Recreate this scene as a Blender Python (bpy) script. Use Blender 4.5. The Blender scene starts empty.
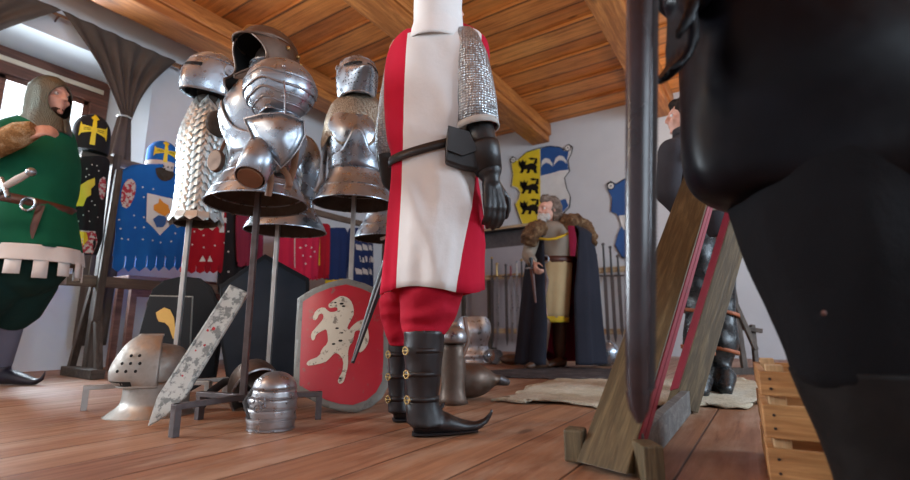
import bpy, bmesh, math, random
from math import sin, cos, pi, radians, sqrt, atan2, floor
from mathutils import Vector as V, Matrix, Euler, noise as mnoise

S = bpy.context.scene
COL = S.collection
random.seed(7)

# ------------------------------------------------------------------ camera frame
FPX, PITCH, CAMH, YAW = 475.0, radians(10.4), 0.37, radians(33.1)
CP, SP = cos(PITCH), sin(PITCH)

def P(px, py, d):
    """point seen at pixel (px,py) at level distance d; level frame: x right, y ahead, z up"""
    a, v = px - 455.0, 240.0 - py
    fw = FPX * CP - v * SP
    up = FPX * SP + v * CP
    return V((a / fw * d, d, CAMH + up / fw * d))

def PZ(px, py, z):
    a, v = px - 455.0, 240.0 - py
    fw = FPX * CP - v * SP
    up = FPX * SP + v * CP
    d = (z - CAMH) / up * fw
    return V((a / fw * d, d, z))

RW = Matrix.Rotation(YAW, 3, 'Z')
def W(v): return RW @ V(v)
def PX(px, py, xw):
    """point on the world plane x = xw, world coordinates"""
    p = W(P(px, py, 1.0) - V((0, 0, CAMH)))
    k = xw / p.x
    return V((p.x * k, p.y * k, CAMH + p.z * k))
def PY(px, py, yw):
    p = W(P(px, py, 1.0) - V((0, 0, CAMH)))
    k = yw / p.y
    return V((p.x * k, p.y * k, CAMH + p.z * k))

# ------------------------------------------------------------------ materials
MATS = {}
class NT:
    def __init__(s, name):
        m = bpy.data.materials.new(name); m.use_nodes = True
        s.m = m; s.t = m.node_tree; s.n = s.t.nodes
        s.b = s.n['Principled BSDF']
    def new(s, typ, **kw):
        n = s.n.new(typ)
        for k, v in kw.items(): setattr(n, k, v)
        return n
    def ln(s, a, b): s.t.links.new(a, b)
    def coords(s, scale=(1, 1, 1), rot=(0, 0, 0), kind='Object'):
        tc = s.new('ShaderNodeTexCoord'); mp = s.new('ShaderNodeMapping')
        s.ln(tc.outputs[kind], mp.inputs['Vector'])
        mp.inputs['Scale'].default_value = scale; mp.inputs['Rotation'].default_value = rot
        return mp.outputs['Vector']
    def noise(s, vec, scale, detail=4, rough=.55, dist=0):
        n = s.new('ShaderNodeTexNoise'); s.ln(vec, n.inputs['Vector'])
        n.inputs['Scale'].default_value = scale; n.inputs['Detail'].default_value = detail
        n.inputs['Roughness'].default_value = rough; n.inputs['Distortion'].default_value = dist
        return n.outputs['Fac']
    def ramp(s, fac, stops):
        r = s.new('ShaderNodeValToRGB'); s.ln(fac, r.inputs['Fac'])
        e = r.color_ramp.elements
        while len(e) < len(stops): e.new(.5)
        for i, (p, c) in enumerate(stops):
            e[i].position = p
            e[i].color = (c, c, c, 1) if isinstance(c, (int, float)) else (*c, 1)
        return r.outputs['Color']
    def mix(s, fac, a, b, mode='MIX'):
        n = s.new('ShaderNodeMix', data_type='RGBA', blend_type=mode)
        for sock, v in ((n.inputs[0], fac), (n.inputs[6], a), (n.inputs[7], b)):
            if hasattr(v, 'links') or hasattr(v, 'is_linked'): s.ln(v, sock)
            elif isinstance(v, (int, float)): sock.default_value = v
            else: sock.default_value = (*v, 1)
        return n.outputs[2]
    def math(s, op, a, b=0.0):
        n = s.new('ShaderNodeMath', operation=op)
        for sock, v in ((n.inputs[0], a), (n.inputs[1], b)):
            if isinstance(v, (int, float)): sock.default_value = v
            else: s.ln(v, sock)
        return n.outputs[0]
    def bump(s, height, strength=.3, dist=.01, normal=None):
        n = s.new('ShaderNodeBump'); s.ln(height, n.inputs['Height'])
        n.inputs['Strength'].default_value = strength; n.inputs['Distance'].default_value = dist
        if normal: s.ln(normal, n.inputs['Normal'])
        s.ln(n.outputs['Normal'], s.b.inputs['Normal']); return n.outputs['Normal']
    def base(s, c):
        if isinstance(c, tuple): s.b.inputs['Base Color'].default_value = (*c, 1)
        else: s.ln(c, s.b.inputs['Base Color'])
    def set(s, rough=None, metal=None, coat=None, spec=None):
        i = s.b.inputs
        if rough is not None:
            if isinstance(rough, (int, float)): i['Roughness'].default_value = rough
            else: s.ln(rough, i['Roughness'])
        if metal is not None: i['Metallic'].default_value = metal
        if coat is not None: i['Coat Weight'].default_value = coat
        if spec is not None: i['Specular IOR Level'].default_value = spec

def mul(c, k): return tuple(min(1, x * k) for x in c)

def steel(name, c=(.34, .38, .43), rough=.27, wear=.4, dent=.018, dark=.8):
    t = NT(name); v = t.coords()
    n1 = t.noise(v, 6, 3, .5); n2 = t.noise(v, 25, 2)
    t.base(t.ramp(n1, [(.32, mul(c, dark)), (.55, c), (.8, mul(c, 1.12))]))
    t.set(rough=t.ramp(n2, [(.3, rough * .75), (.7, rough * (1.3 + wear * .6))]), metal=1.0)
    t.b.inputs['Metallic'].default_value = .86
    t.bump(t.noise(v, 9, 2), dent, .02)
    return t.m

def mail(name, c=(.5, .5, .5), scale=150, tint=.25):
    t = NT(name); v = t.coords()
    vo = t.new('ShaderNodeTexVoronoi'); t.ln(v, vo.inputs['Vector']); vo.inputs['Scale'].default_value = scale
    vo.inputs['Randomness'].default_value = .35
    n = t.noise(v, 6, 3)
    col = t.ramp(vo.outputs['Distance'], [(.05, mul(c, .18)), (.35, c), (.6, mul(c, .55))])
    t.base(t.mix(t.ramp(n, [(.35, 0.0), (.7, tint)]), col, (.20, .15, .10)))
    t.set(rough=.34, metal=.85)
    t.bump(vo.outputs['Distance'], .9, .006)
    return t.m

def cloth(name, c, c2=None, rough=.9, weave=350, soft=.12, blot=3.0, sheen=0.0):
    t = NT(name); v = t.coords()
    c2 = c2 or mul(c, .8)
    n = t.noise(v, blot, 4)
    t.base(t.ramp(n, [(.3, c2), (.7, c)]))
    t.set(rough=rough, spec=.25)
    t.b.inputs['Sheen Weight'].default_value = sheen
    w = t.noise(v, weave, 2); f = t.noise(v, 22, 3)
    t.bump(t.math('ADD', t.math('MULTIPLY', w, .25), f), soft, .02)
    return t.m

def leather(name, c, rough=.42, c2=None, grain=.25):
    t = NT(name); v = t.coords()
    n = t.noise(v, 14, 5, .6)
    t.base(t.ramp(n, [(.3, c2 or mul(c, .55)), (.7, c)]))
    t.set(rough=t.ramp(t.noise(v, 30, 3), [(.3, rough * .8), (.7, rough * 1.3)]), spec=.5)
    vo = t.new('ShaderNodeTexVoronoi'); t.ln(v, vo.inputs['Vector']); vo.inputs['Scale'].default_value = 420
    t.bump(t.math('ADD', t.math('MULTIPLY', vo.outputs['Distance'], .12), t.noise(v, 12, 3)), grain, .012)
    return t.m

def wood(name, c1, c2, axis=2, rough=.55, scale=1.0, knots=True):
    t = NT(name)
    sc = [9 * scale] * 3; sc[axis] = .7 * scale
    v = t.coords(tuple(sc))
    g = t.noise(v, 2.2, 7, .62, 1.2)
    fine = t.noise(t.coords(tuple(6 * x for x in sc)), 2.0, 3)
    col = t.ramp(g, [(.28, mul(c1, .75)), (.45, c1), (.62, c2), (.8, mul(c2, 1.1))])
    col = t.mix(t.ramp(fine, [(.4, .35), (.6, 0.0)]), col, mul(c1, .5))
    if knots:
        kn = t.new('ShaderNodeTexVoronoi'); kv = [3 * scale] * 3; kv[axis] = 1.2 * scale
        t.ln(t.coords(tuple(kv)), kn.inputs['Vector']); kn.inputs['Scale'].default_value = 1.0
        col = t.mix(t.ramp(kn.outputs['Distance'], [(.05, .8), (.13, 0.0)]), col, mul(c1, .35))
    t.base(col); t.set(rough=rough)
    t.bump(t.math('ADD', g, t.math('MULTIPLY', fine, .5)), .3, .008)
    return t.m

def paint(name, c, c2=None, rough=.5, wear=None, wearc=(.25, .24, .22), wscale=18, lo=.56, hi=.62, metal=0):
    t = NT(name); v = t.coords()
    col = t.ramp(t.noise(v, 5, 4), [(.3, c2 or mul(c, .85)), (.7, c)])
    if wear:
        col = t.mix(t.ramp(t.noise(v, wscale, 6, .7), [(lo, 0.0), (hi, wear)]), col, wearc)
    t.base(col); t.set(rough=rough, metal=metal)
    return t.m

def plain(name, c, rough=.5, metal=0.0):
    t = NT(name); v = t.coords()
    t.base(t.ramp(t.noise(v, 12, 3), [(.3, mul(c, .85)), (.7, c)])); t.set(rough=rough, metal=metal)
    return t.m

def furmat(name, a, b, c, scale=9):
    t = NT(name); v = t.coords()
    n = t.noise(v, scale, 5, .6)
    f = t.noise(t.coords((1, 1, 1)), 90, 3, .6, 1.5)
    col = t.ramp(n, [(.3, a), (.5, b), (.68, c)])
    t.base(t.mix(t.ramp(f, [(.35, .6), (.6, 0.0)]), col, mul(a, .6)))
    t.set(rough=.95, spec=.15); t.bump(f, .8, .012)
    return t.m

# ------------------------------------------------------------------ mesh helpers
def BM(): return bmesh.new()

def loft(bm, rings, cap0=True, cap1=True, close=True, mi=0, mif=None):
    vs = [[bm.verts.new(p) for p in r] for r in rings]
    n = len(rings[0])
    for i in range(len(vs) - 1):
        for j in range(n if close else n - 1):
            k = (j + 1) % n
            try:
                f = bm.faces.new((vs[i][j], vs[i][k], vs[i + 1][k], vs[i + 1][j]))
                f.material_index = mif(i, j) if mif else mi
            except ValueError: pass
    if cap0 and close:
        f = bm.faces.new(list(reversed(vs[0]))); f.material_index = mi
    if cap1 and close:
        f = bm.faces.new(vs[-1]); f.material_index = mi
    return vs

def frame(ax, hint=V((0, 0, 1))):
    a = V(ax).normalized()
    u = V(hint) - a * a.dot(V(hint))
    if u.length < 1e-4: u = V((0, 1, 0)) - a * a.y
    if u.length < 1e-4: u = V((1, 0, 0)) - a * a.x
    u.normalize()
    return a, u, a.cross(u)

def ering(c, rx, ry, n=24, pw=2.0, ph=0.0, zf=None):
    out = []
    for i in range(n):
        t = 2 * pi * i / n + ph
        cx, sy = cos(t), sin(t)
        e = 2.0 / pw
        x = rx * (abs(cx) ** e) * (1 if cx >= 0 else -1)
        y = ry * (abs(sy) ** e) * (1 if sy >= 0 else -1)
        out.append(V((c[0] + x, c[1] + y, c[2] + (zf(t) if zf else 0))))
    return out

def tube(bm, pts, rad, n=10, cap=True, hint=V((0, 0, 1)), mi=0):
    pts = [V(p) for p in pts]
    if not isinstance(rad, (list, tuple)): rad = [rad] * len(pts)
    rings = []; u = None
    for i, p in enumerate(pts):
        d = (pts[min(i + 1, len(pts) - 1)] - pts[max(i - 1, 0)])
        a = d.normalized()
        if u is None: a, u, w = frame(a, hint)
        else:
            u = (u - a * a.dot(u)).normalized(); w = a.cross(u)
        r = rad[i]; ru, rw = r if isinstance(r, tuple) else (r, r)
        rings.append([p + u * ru * cos(2 * pi * k / n) + w * rw * sin(2 * pi * k / n) for k in range(n)])
    loft(bm, rings, cap, cap, mi=mi)

def cone(bm, a, b, ra, rb, n=12):
    """tapered capsule"""
    a, b = V(a), V(b)
    ax = b - a
    if ax.length < 1e-5: ax = V((0, 0, 1e-4))
    d, u, w = frame(ax)
    rings = []
    def ring(c, r): return [c + u * r * cos(2 * pi * k / n) + w * r * sin(2 * pi * k / n) for k in range(n)]
    for t in (-80, -50, -25, 0): rings.append(ring(a + d * ra * sin(radians(t)), ra * cos(radians(t))))
    for t in (0, 25, 50, 80): rings.append(ring(b + d * rb * sin(radians(t)), rb * cos(radians(t))))
    loft(bm, rings)

def ball(bm, c, r, rot=None, nu=16, nv=10, mi=0):
    c = V(c); r = V((r, r, r)) if isinstance(r, (int, float)) else V(r)
    rings = []
    for i in range(nv + 1):
        t = -pi / 2 + pi * (i + .02) / (nv + .04)
        ring = []
        for k in range(nu):
            p = V((r.x * cos(t) * cos(2 * pi * k / nu), r.y * cos(t) * sin(2 * pi * k / nu), r.z * sin(t)))
            ring.append(c + (rot @ p if rot else p))
        rings.append(ring)
    loft(bm, rings, mi=mi)

def box(bm, c, s, rot=None, mi=0):
    c, h = V(c), V(s) / 2
    vs = []
    for x in (-1, 1):
        for y in (-1, 1):
            for z in (-1, 1):
                p = V((x * h.x, y * h.y, z * h.z)); vs.append(bm.verts.new(c + (rot @ p if rot else p)))
    for f in ((0, 1, 3, 2), (4, 6, 7, 5), (0, 4, 5, 1), (2, 3, 7, 6), (0, 2, 6, 4), (1, 5, 7, 3)):
        bm.faces.new([vs[i] for i in f]).material_index = mi

def beam(bm, a, b, w, h, hint=V((0, 0, 1)), mi=0):
    """box from a to b, w across, h along hint"""
    a, b = V(a), V(b)
    d, u, s = frame(b - a, hint)
    rings = []
    for p in (a, b):
        rings.append([p + u * (h / 2) * i + s * (w / 2) * j for i, j in ((-1, -1), (1, -1), (1, 1), (-1, 1))])
    loft(bm, rings, mi=mi)

def prism(bm, poly, fr, depth, mi=0):
    """poly of 2D points in frame fr = (origin, u, v, n); extruded by depth along n"""
    o, u, v, n = fr
    a = [bm.verts.new(o + u * x + v * y) for x, y in poly]
    b = [bm.verts.new(o + u * x + v * y + n * depth) for x, y in poly]
    k = len(poly)
    fs = [bm.faces.new(list(reversed(a))), bm.faces.new(b)]
    for i in range(k):
        fs.append(bm.faces.new((a[i], a[(i + 1) % k], b[(i + 1) % k], b[i])))
    for f in fs: f.material_index = mi

def smoothpoly(pts, it=2):
    for _ in range(it):
        out = []
        for i in range(len(pts)):
            a, b = pts[i], pts[(i + 1) % len(pts)]
            out.append((.75 * a[0] + .25 * b[0], .75 * a[1] + .25 * b[1]))
            out.append((.25 * a[0] + .75 * b[0], .25 * a[1] + .75 * b[1]))
        pts = out
    return pts

def decal(bm, poly, surf, lift=.002, step=.02, mi=0):
    """painted shape laid on a surface surf(x, y) -> (point, normal), with a little thickness"""
    t = bmesh.new()
    vs = [t.verts.new((x, y, 0)) for x, y in poly]
    t.faces.new(vs)
    lo = [min(p[i] for p in poly) for i in (0, 1)]; hi = [max(p[i] for p in poly) for i in (0, 1)]
    for i in (0, 1):
        c = lo[i] + step
        while c < hi[i]:
            pc = [0, 0, 0]; pn = [0, 0, 0]; pc[i] = c; pn[i] = 1
            bmesh.ops.bisect_plane(t, geom=t.verts[:] + t.edges[:] + t.faces[:], plane_co=pc, plane_no=pn, dist=1e-6); c += step
    bmesh.ops.triangulate(t, faces=[f for f in t.faces if len(f.verts) > 4])
    up = surf((lo[0] + hi[0]) / 2, (lo[1] + hi[1]) / 2)[1]
    mp = {v: (lambda q: q[0] + q[1] * lift)(surf(v.co.x, v.co.y)) for v in t.verts}
    nv = {v: bm.verts.new(mp[v]) for v in t.verts}
    for f in t.faces:
        g = bm.faces.new([nv[v] for v in f.verts]); g.material_index = mi; g.normal_update()
        if g.normal.dot(up) < 0: g.normal_flip()
    t.free()

def grid(bm, f, nu, nv, mi=0, mif=None, closeu=False):
    vs = [[bm.verts.new(f(i / nu, j / nv)) for i in range(nu + (0 if closeu else 1))] for j in range(nv + 1)]
    n = len(vs[0])
    for j in range(nv):
        for i in range(nu):
            k = (i + 1) % n
            g = bm.faces.new((vs[j][i], vs[j][k], vs[j + 1][k], vs[j + 1][i]))
            g.material_index = mif(i, j) if mif else mi
    return vs

def fix(bm):
    bmesh.ops.recalc_face_normals(bm, faces=bm.faces[:])

def voxel(bm, size, smooth=4, fac=.5):
    """melt overlapping closed shapes into one skin"""
    me = bpy.data.meshes.new('tmp'); fix(bm); bm.to_mesh(me); bm.free()
    o = bpy.data.objects.new('tmp', me); COL.objects.link(o)
    m = o.modifiers.new('r', 'REMESH'); m.mode = 'VOXEL'; m.voxel_size = size
    if smooth:
        s = o.modifiers.new('s', 'SMOOTH'); s.iterations = smooth; s.factor = fac
    dg = bpy.context.evaluated_depsgraph_get()
    out = bpy.data.meshes.new_from_object(o.evaluated_get(dg))
    bpy.data.objects.remove(o); bpy.data.meshes.remove(me)
    return out

def wobble(bm, amp, freq, seed=0):
    for v in bm.verts:
        q = v.co * freq + V((seed, seed * 1.7, -seed))
        v.co += V((mnoise.noise(q), mnoise.noise(q + V((31, 0, 0))), mnoise.noise(q + V((0, 57, 0))))) * amp

def link(name, geo, mats, parent=None, loc=None, rot=0.0, smooth=True, thick=0, bevel=0, subs=0, angle=38, off=-1.0, fixn=True, inner=None):
    if isinstance(geo, bmesh.types.BMesh):
        if fixn: fix(geo)
        me = bpy.data.meshes.new(name); geo.to_mesh(me); geo.free()
    else: me = geo; me.name = name
    mats = list(mats) if isinstance(mats, (list, tuple)) else [mats]
    if inner: mats.append(inner)
    if len(me.materials): me.materials.clear()
    for m in mats: me.materials.append(m)
    if smooth:
        me.polygons.foreach_set('use_smooth', [True] * len(me.polygons))
        me.set_sharp_from_angle(angle=radians(angle))
    o = bpy.data.objects.new(name, me); COL.objects.link(o)
    if parent: o.parent = parent
    if loc is not None: o.location = loc
    if rot: o.rotation_euler = (0, 0, rot)
    if thick:
        m = o.modifiers.new('thickness', 'SOLIDIFY'); m.thickness = thick; m.offset = off
        if inner: m.material_offset = len(mats) - 1
    if bevel:
        m = o.modifiers.new('edge', 'BEVEL'); m.width = bevel; m.segments = 2; m.limit_method = 'ANGLE'
    if subs:
        m = o.modifiers.new('sub', 'SUBSURF'); m.levels = subs; m.render_levels = subs
    return o

def tag(o, label, cat, group=None, kind=None):
    if label: o['label'] = label
    if cat: o['category'] = cat
    if group: o['group'] = group
    if kind: o['kind'] = kind
    return o

def struct(name, bm, mat, **kw):
    o = link(name, bm, mat, smooth=kw.pop('smooth', False), **kw); o['kind'] = 'structure'; return o

def thing(name, label, cat, base, rot=0.0, group=None, world=False):
    """empty at the base; base in the level frame unless world"""
    o = bpy.data.objects.new(name, None); COL.objects.link(o); o.empty_display_size = .1
    o.location = V(base) if world else W(base)
    o.rotation_euler = (0, 0, rot + (0 if world else YAW))
    tag(o, label, cat, group)
    return o

def solo(name, label, cat, geo, mat, base, rot=0.0, group=None, world=False, kind=None, **kw):
    o = link(name, geo, mat, loc=V(base) if world else W(base), rot=rot + (0 if world else YAW), **kw)
    return tag(o, label, cat, group, kind)

def copytree(o, parent=None):
    c = o.copy(); COL.objects.link(c)
    if parent: c.parent = parent
    for ch in list(o.children): copytree(ch, c)
    return c
# ------------------------------------------------------------------ room (world axes: left wall x=-5.3, back wall y=6.8)
XL, YB, XR, YF, HC = -5.3, 6.8, 3.2, -3.0, 3.52

def wallmat(name, c, c2):
    t = NT(name); v = t.coords()
    t.base(t.ramp(t.noise(v, 1.3, 6, .6), [(.3, c2), (.65, c)])); t.set(rough=.88, spec=.2)
    t.bump(t.math('ADD', t.noise(v, 5, 4), t.math('MULTIPLY', t.noise(v, 60, 3), .2)), .12, .02)
    return t.m
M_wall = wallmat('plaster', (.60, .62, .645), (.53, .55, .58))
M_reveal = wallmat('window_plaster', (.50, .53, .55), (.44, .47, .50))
M_greypanel = wallmat('grey_wainscot_paint', (.42, .39, .41), (.35, .325, .35))

def boards(name, along, width, cols, dark, rough, gap=.035, coat=0.0, worn=None):
    """plank material: one tone per board, grain along it"""
    t = NT(name); tc = t.new('ShaderNodeTexCoord'); sx = t.new('ShaderNodeSeparateXYZ')
    t.ln(tc.outputs['Object'], sx.inputs[0])
    across = sx.outputs['Y' if along == 0 else 'X']
    q = t.math('DIVIDE', across, width); fl = t.math('FLOOR', q); fr = t.math('SUBTRACT', q, fl)
    wn = t.new('ShaderNodeTexWhiteNoise', noise_dimensions='1D'); t.ln(fl, wn.inputs['W'])
    tone = t.ramp(wn.outputs['Value'], [(i / (len(cols) - 1), c) for i, c in enumerate(cols)])
    sc = [16, 16, 16]; sc[along] = .9
    mp = t.new('ShaderNodeMapping'); mp.inputs['Scale'].default_value = sc
    ad = t.new('ShaderNodeVectorMath', operation='ADD'); cb = t.new('ShaderNodeCombineXYZ')
    off = t.math('MULTIPLY', wn.outputs['Value'], 37.0)
    t.ln(off, cb.inputs['X']); t.ln(off, cb.inputs['Y']); t.ln(tc.outputs['Object'], ad.inputs[0]); t.ln(cb.outputs[0], ad.inputs[1])
    t.ln(ad.outputs[0], mp.inputs['Vector'])
    g = t.noise(mp.outputs[0], 1.6, 7, .62, .9)
    col = t.mix(t.ramp(g, [(.32, .75), (.6, 0.0)]), tone, dark)
    blot = t.noise(tc.outputs['Object'], 1.7, 5, .65)
    col = t.mix(t.ramp(blot, [(.42, 0.0), (.75, .4)]), col, mul(cols[-1], 1.15))
    if worn:
        wv = t.new('ShaderNodeMapping'); ws = [3.2, 3.2, 3.2]; ws[along] = .8; wv.inputs['Scale'].default_value = ws; t.ln(ad.outputs[0], wv.inputs['Vector'])
        col = t.mix(t.ramp(t.noise(wv.outputs[0], 1.5, 7, .7), [(.46, 0.0), (.62, .75)]), col, worn)
    kn = t.new('ShaderNodeTexVoronoi'); kv = [5, 5, 5]; kv[along] = 1.6
    mk = t.new('ShaderNodeMapping'); mk.inputs['Scale'].default_value = kv; t.ln(ad.outputs[0], mk.inputs['Vector'])
    t.ln(mk.outputs[0], kn.inputs['Vector']); kn.inputs['Scale'].default_value = 1.0
    col = t.mix(t.ramp(kn.outputs['Distance'], [(.05, .75), (.12, 0.0)]), col, mul(dark, .5))
    e = t.math('MINIMUM', fr, t.math('SUBTRACT', 1.0, fr))
    edge = t.ramp(e, [(0.0, 1.0), (gap, 0.0)])
    col = t.mix(edge, col, mul(dark, .25))
    t.base(col); t.set(rough=t.ramp(g, [(.3, rough * 1.15), (.7, rough * .85)]), coat=coat, spec=.4)
    t.bump(t.math('SUBTRACT', t.math('MULTIPLY', g, .35), edge), .35, .006)
    return t.m

M_floor = boards('floor_boards', 1, .235, [(.29, .122, .058), (.36, .165, .082), (.26, .108, .055), (.39, .20, .11)], (.12, .045, .022), .46, .022, worn=(.42, .275, .185))
M_ceil = boards('ceiling_planks', 0, .30, [(.66, .22, .042), (.76, .29, .065), (.56, .165, .03), (.80, .36, .10)], (.20, .055, .012), .5, .06)
M_beam = wood('ceiling_beam_wood', (.38, .125, .028), (.60, .235, .06), axis=1, rough=.5, scale=.9)
M_frame = wood('window_frame_wood', (.10, .036, .022), (.17, .065, .04), axis=1, rough=.45)

# floor
b = BM(); box(b, ((XL + XR) / 2 - .35, (YB + YF) / 2, -.05), (XR - XL + .9, YB - YF + .2, .1)); struct('floor', b, M_floor)
# ceiling: planks laid across the room, every other one dropped a little
b = BM(); k = 0; y = YF
while y < YB:
    z = HC + (.006 if k % 2 else .040)
    box(b, ((XL + XR) / 2, y + .15, z + .03), (XR - XL + .2, .29 if k % 2 == 0 else .34, .03)); y += .30; k += 1
box(b, ((XL + XR) / 2, (YB + YF) / 2, HC + .12), (XR - XL + .6, YB - YF + .4, .04))
struct('ceiling', b, M_ceil)
# beams run towards the back wall
for i, (x0, x1) in enumerate(((-4.83, -4.50), (-2.93, -2.64), (-1.11, -.84), (.70, .98), (2.4, 2.68))):
    b = BM(); box(b, ((x0 + x1) / 2, (YB + YF) / 2, 3.32), (x1 - x0, YB - YF, .12))
    box(b, ((x0 + x1) / 2, (YB + YF) / 2, 3.46), (x1 - x0 + .07, YB - YF, .19))
    struct('trim_%d' % (i + 1), b, M_beam, bevel=.012)

# walls
def wall_with_holes(name, plane, a0, a1, holes, mat, thick=.12):
    """wall on world x=plane running y a0..a1; holes (y0,y1,z0,z1)"""
    b = BM()
    ys = sorted({a0, a1, *[h[0] for h in holes], *[h[1] for h in holes]})
    sgn = -1 if plane < 0 else 1
    for u0, u1 in zip(ys[:-1], ys[1:]):
        m = (u0 + u1) / 2
        hs = [h for h in holes if h[0] < m < h[1]]
        zs = [(0, HC + .1)]
        if hs: zs = [(0, hs[0][2]), (hs[0][3], HC + .1)]
        for z0, z1 in zs:
            box(b, (plane + sgn * thick / 2, m, (z0 + z1) / 2), (thick, u1 - u0, z1 - z0))
    return struct(name, b, mat)
N1 = (.05, 2.18, .95, 3.02); N2 = (-2.6, -.5, .95, 3.02)
wall_with_holes('wall_left', XL, YF, YB, [N1, N2], M_wall)
b = BM(); box(b, ((XL + XR) / 2 - .06, YB + .06, HC / 2 + .05), (XR - XL + .3, .12, HC + .1)); struct('wall_back', b, M_wall)
b = BM(); box(b, ((XL + XR) / 2 - .06, YF - .06, HC / 2 + .05), (XR - XL + .3, .12, HC + .1)); struct('wall_front', b, M_wall)
wall_with_holes('wall_right', XR, YF, YB, [(-1.2, .8, .95, 2.6), (2.2, 4.2, .95, 2.6)], M_wall)

# window niches: splayed plaster reveals, then a dark timber window
_g = NT('window_glass'); _t = _g.new('ShaderNodeBsdfTransparent'); _s = _g.new('ShaderNodeMixShader'); _s.inputs[0].default_value = .06; _g.set(rough=.03)
_g.ln(_t.outputs[0], _s.inputs[1]); _g.ln(_g.b.outputs[0], _s.inputs[2]); _g.ln(_s.outputs[0], _g.n['Material Output'].inputs['Surface']); M_glass = _g.m
M_strip = paint('cream_window_strip', (.62, .55, .43), rough=.5)
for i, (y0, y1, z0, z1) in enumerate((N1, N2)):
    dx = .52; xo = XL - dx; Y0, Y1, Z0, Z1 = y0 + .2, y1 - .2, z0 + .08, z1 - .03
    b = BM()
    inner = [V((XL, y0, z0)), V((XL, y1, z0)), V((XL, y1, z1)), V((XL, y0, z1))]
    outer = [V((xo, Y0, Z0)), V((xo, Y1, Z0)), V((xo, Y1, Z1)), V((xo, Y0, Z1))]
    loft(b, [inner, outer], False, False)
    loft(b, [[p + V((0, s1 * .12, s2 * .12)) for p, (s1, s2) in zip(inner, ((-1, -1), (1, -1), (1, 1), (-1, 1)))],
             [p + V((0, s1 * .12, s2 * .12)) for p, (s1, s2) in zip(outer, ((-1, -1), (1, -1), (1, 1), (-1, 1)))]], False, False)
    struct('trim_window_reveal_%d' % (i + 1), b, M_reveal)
    w = bpy.data.objects.new('window_%d' % (i + 1), None); COL.objects.link(w); w['kind'] = 'structure'
    w.location = (xo, (Y0 + Y1) / 2, Z0)
    hy, hz = (Y1 - Y0) / 2, Z1 - Z0
    b = BM()
    for s in (-1, 1): box(b, (-.03, s * (hy - .08), hz / 2), (.10, .16, hz))
    box(b, (-.028, 0, .051), (.088, 2 * hy - .006, .094)); box(b, (-.026, 0, hz - .131), (.090, 2 * hy - .006, .256))
    for s in (-1, 1): box(b, (-.045, s * (hy - .185), hz / 2), (.06, .05, hz - .22))
    box(b, (-.045, 0, hz - .285), (.06, 2 * hy - .3, .05)); box(b, (-.045, 0, .125), (.06, 2 * hy - .2, .05))
    box(b, (-.045, 0, hz / 2), (.06, .09, hz - .2))
    link('window_frame', b, M_frame, w, smooth=False, bevel=.006)
    b = BM(); box(b, (.024, 0, hz - .125), (.012, 2 * hy - .12, .045)); link('window_strip', b, M_strip, w, smooth=False)
    for s in (-1, 1):
        b = BM(); box(b, (-.06, s * (hy / 2 - .02), hz / 2), (.008, hy - .12, hz - .3)); link('pane', b, M_glass, w, smooth=False)

# grey painted wainscot with a timber capping along the back wall
p0 = PY(486, 243, YB); pw = PY(548, 300, YB).x; p1 = PY(620, 226, YB)
b = BM(); box(b, ((XL + pw) / 2, YB - .015, p0.z / 2), (pw - XL, .03, p0.z)); struct('trim_wainscot', b, M_greypanel)

# ------------------------------------------------------------------ light
def area(name, loc, rot, sx, sy, e, c, spread=180):
    l = bpy.data.lights.new(name, 'AREA'); l.shape = 'RECTANGLE'; l.size = sx; l.size_y = sy; l.energy = e; l.color = c
    l.spread = radians(spread)
    o = bpy.data.objects.new(name, l); COL.objects.link(o); o.location = loc; o.rotation_euler = rot
    return o
area('daylight_window_near', (XL - .80, 1.1, 2.05), (0, radians(-90), 0), 2.0, 1.8, 520, (.80, .91, 1.0), 110)
area('daylight_window_far', (XL - .80, -1.55, 2.05), (0, radians(-90), 0), 2.0, 1.8, 640, (.80, .91, 1.0), 120)
area('fill_right_a', (XR + .1, -.2, 1.8), (0, radians(90), 0), 1.6, 1.9, 60, (.70, .85, 1.0))  # added cool fill at an unseen opening in the right wall
area('fill_right_b', (XR + .1, 3.2, 1.8), (0, radians(90), 0), 1.6, 1.9, 190, (.66, .83, 1.0))  # added cool fill, unseen; brightens the right part of the back wall
def lamp(name, loc, e, c, r=.12):
    l = bpy.data.lights.new(name, 'POINT'); l.energy = e; l.color = c; l.shadow_soft_size = r
    o = bpy.data.objects.new(name, l); COL.objects.link(o); o.location = loc
lamp('fill_warm_rear', (-3.0, -1.3, 2.5), 80, (1.0, .84, .66), .25)  # added warm fill out of view, brightens the ceiling; no fixture there
lamp('lamp_wall_back', (-.66, 5.9, 2.75), 12, (1.0, .72, .48), .1)

w = bpy.data.worlds.new('World'); S.world = w; w.use_nodes = True
bg = w.node_tree.nodes['Background']; bg.inputs['Color'].default_value = (.80, .90, 1.0, 1); bg.inputs['Strength'].default_value = 2.6

# ------------------------------------------------------------------ camera
cd = bpy.data.cameras.new('camera'); cam = bpy.data.objects.new('camera', cd); COL.objects.link(cam)
cd.sensor_width = 36; cd.lens = FPX * 36 / 910.0
cam.location = (0, 0, CAMH); cam.rotation_euler = (radians(90) + PITCH, 0, YAW)
cd.clip_start = .02
cd.dof.use_dof = True; cd.dof.focus_distance = 1.95; cd.dof.aperture_fstop = 2.0
S.camera = cam
S.view_settings.view_transform = 'Standard'; S.view_settings.look = 'None'; S.view_settings.gamma = 1
S.view_settings.use_curve_mapping = False; S.view_settings.exposure = -.18
# ------------------------------------------------------------------ people helpers
def Rz(a): return Matrix.Rotation(a, 3, 'Z')

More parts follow.
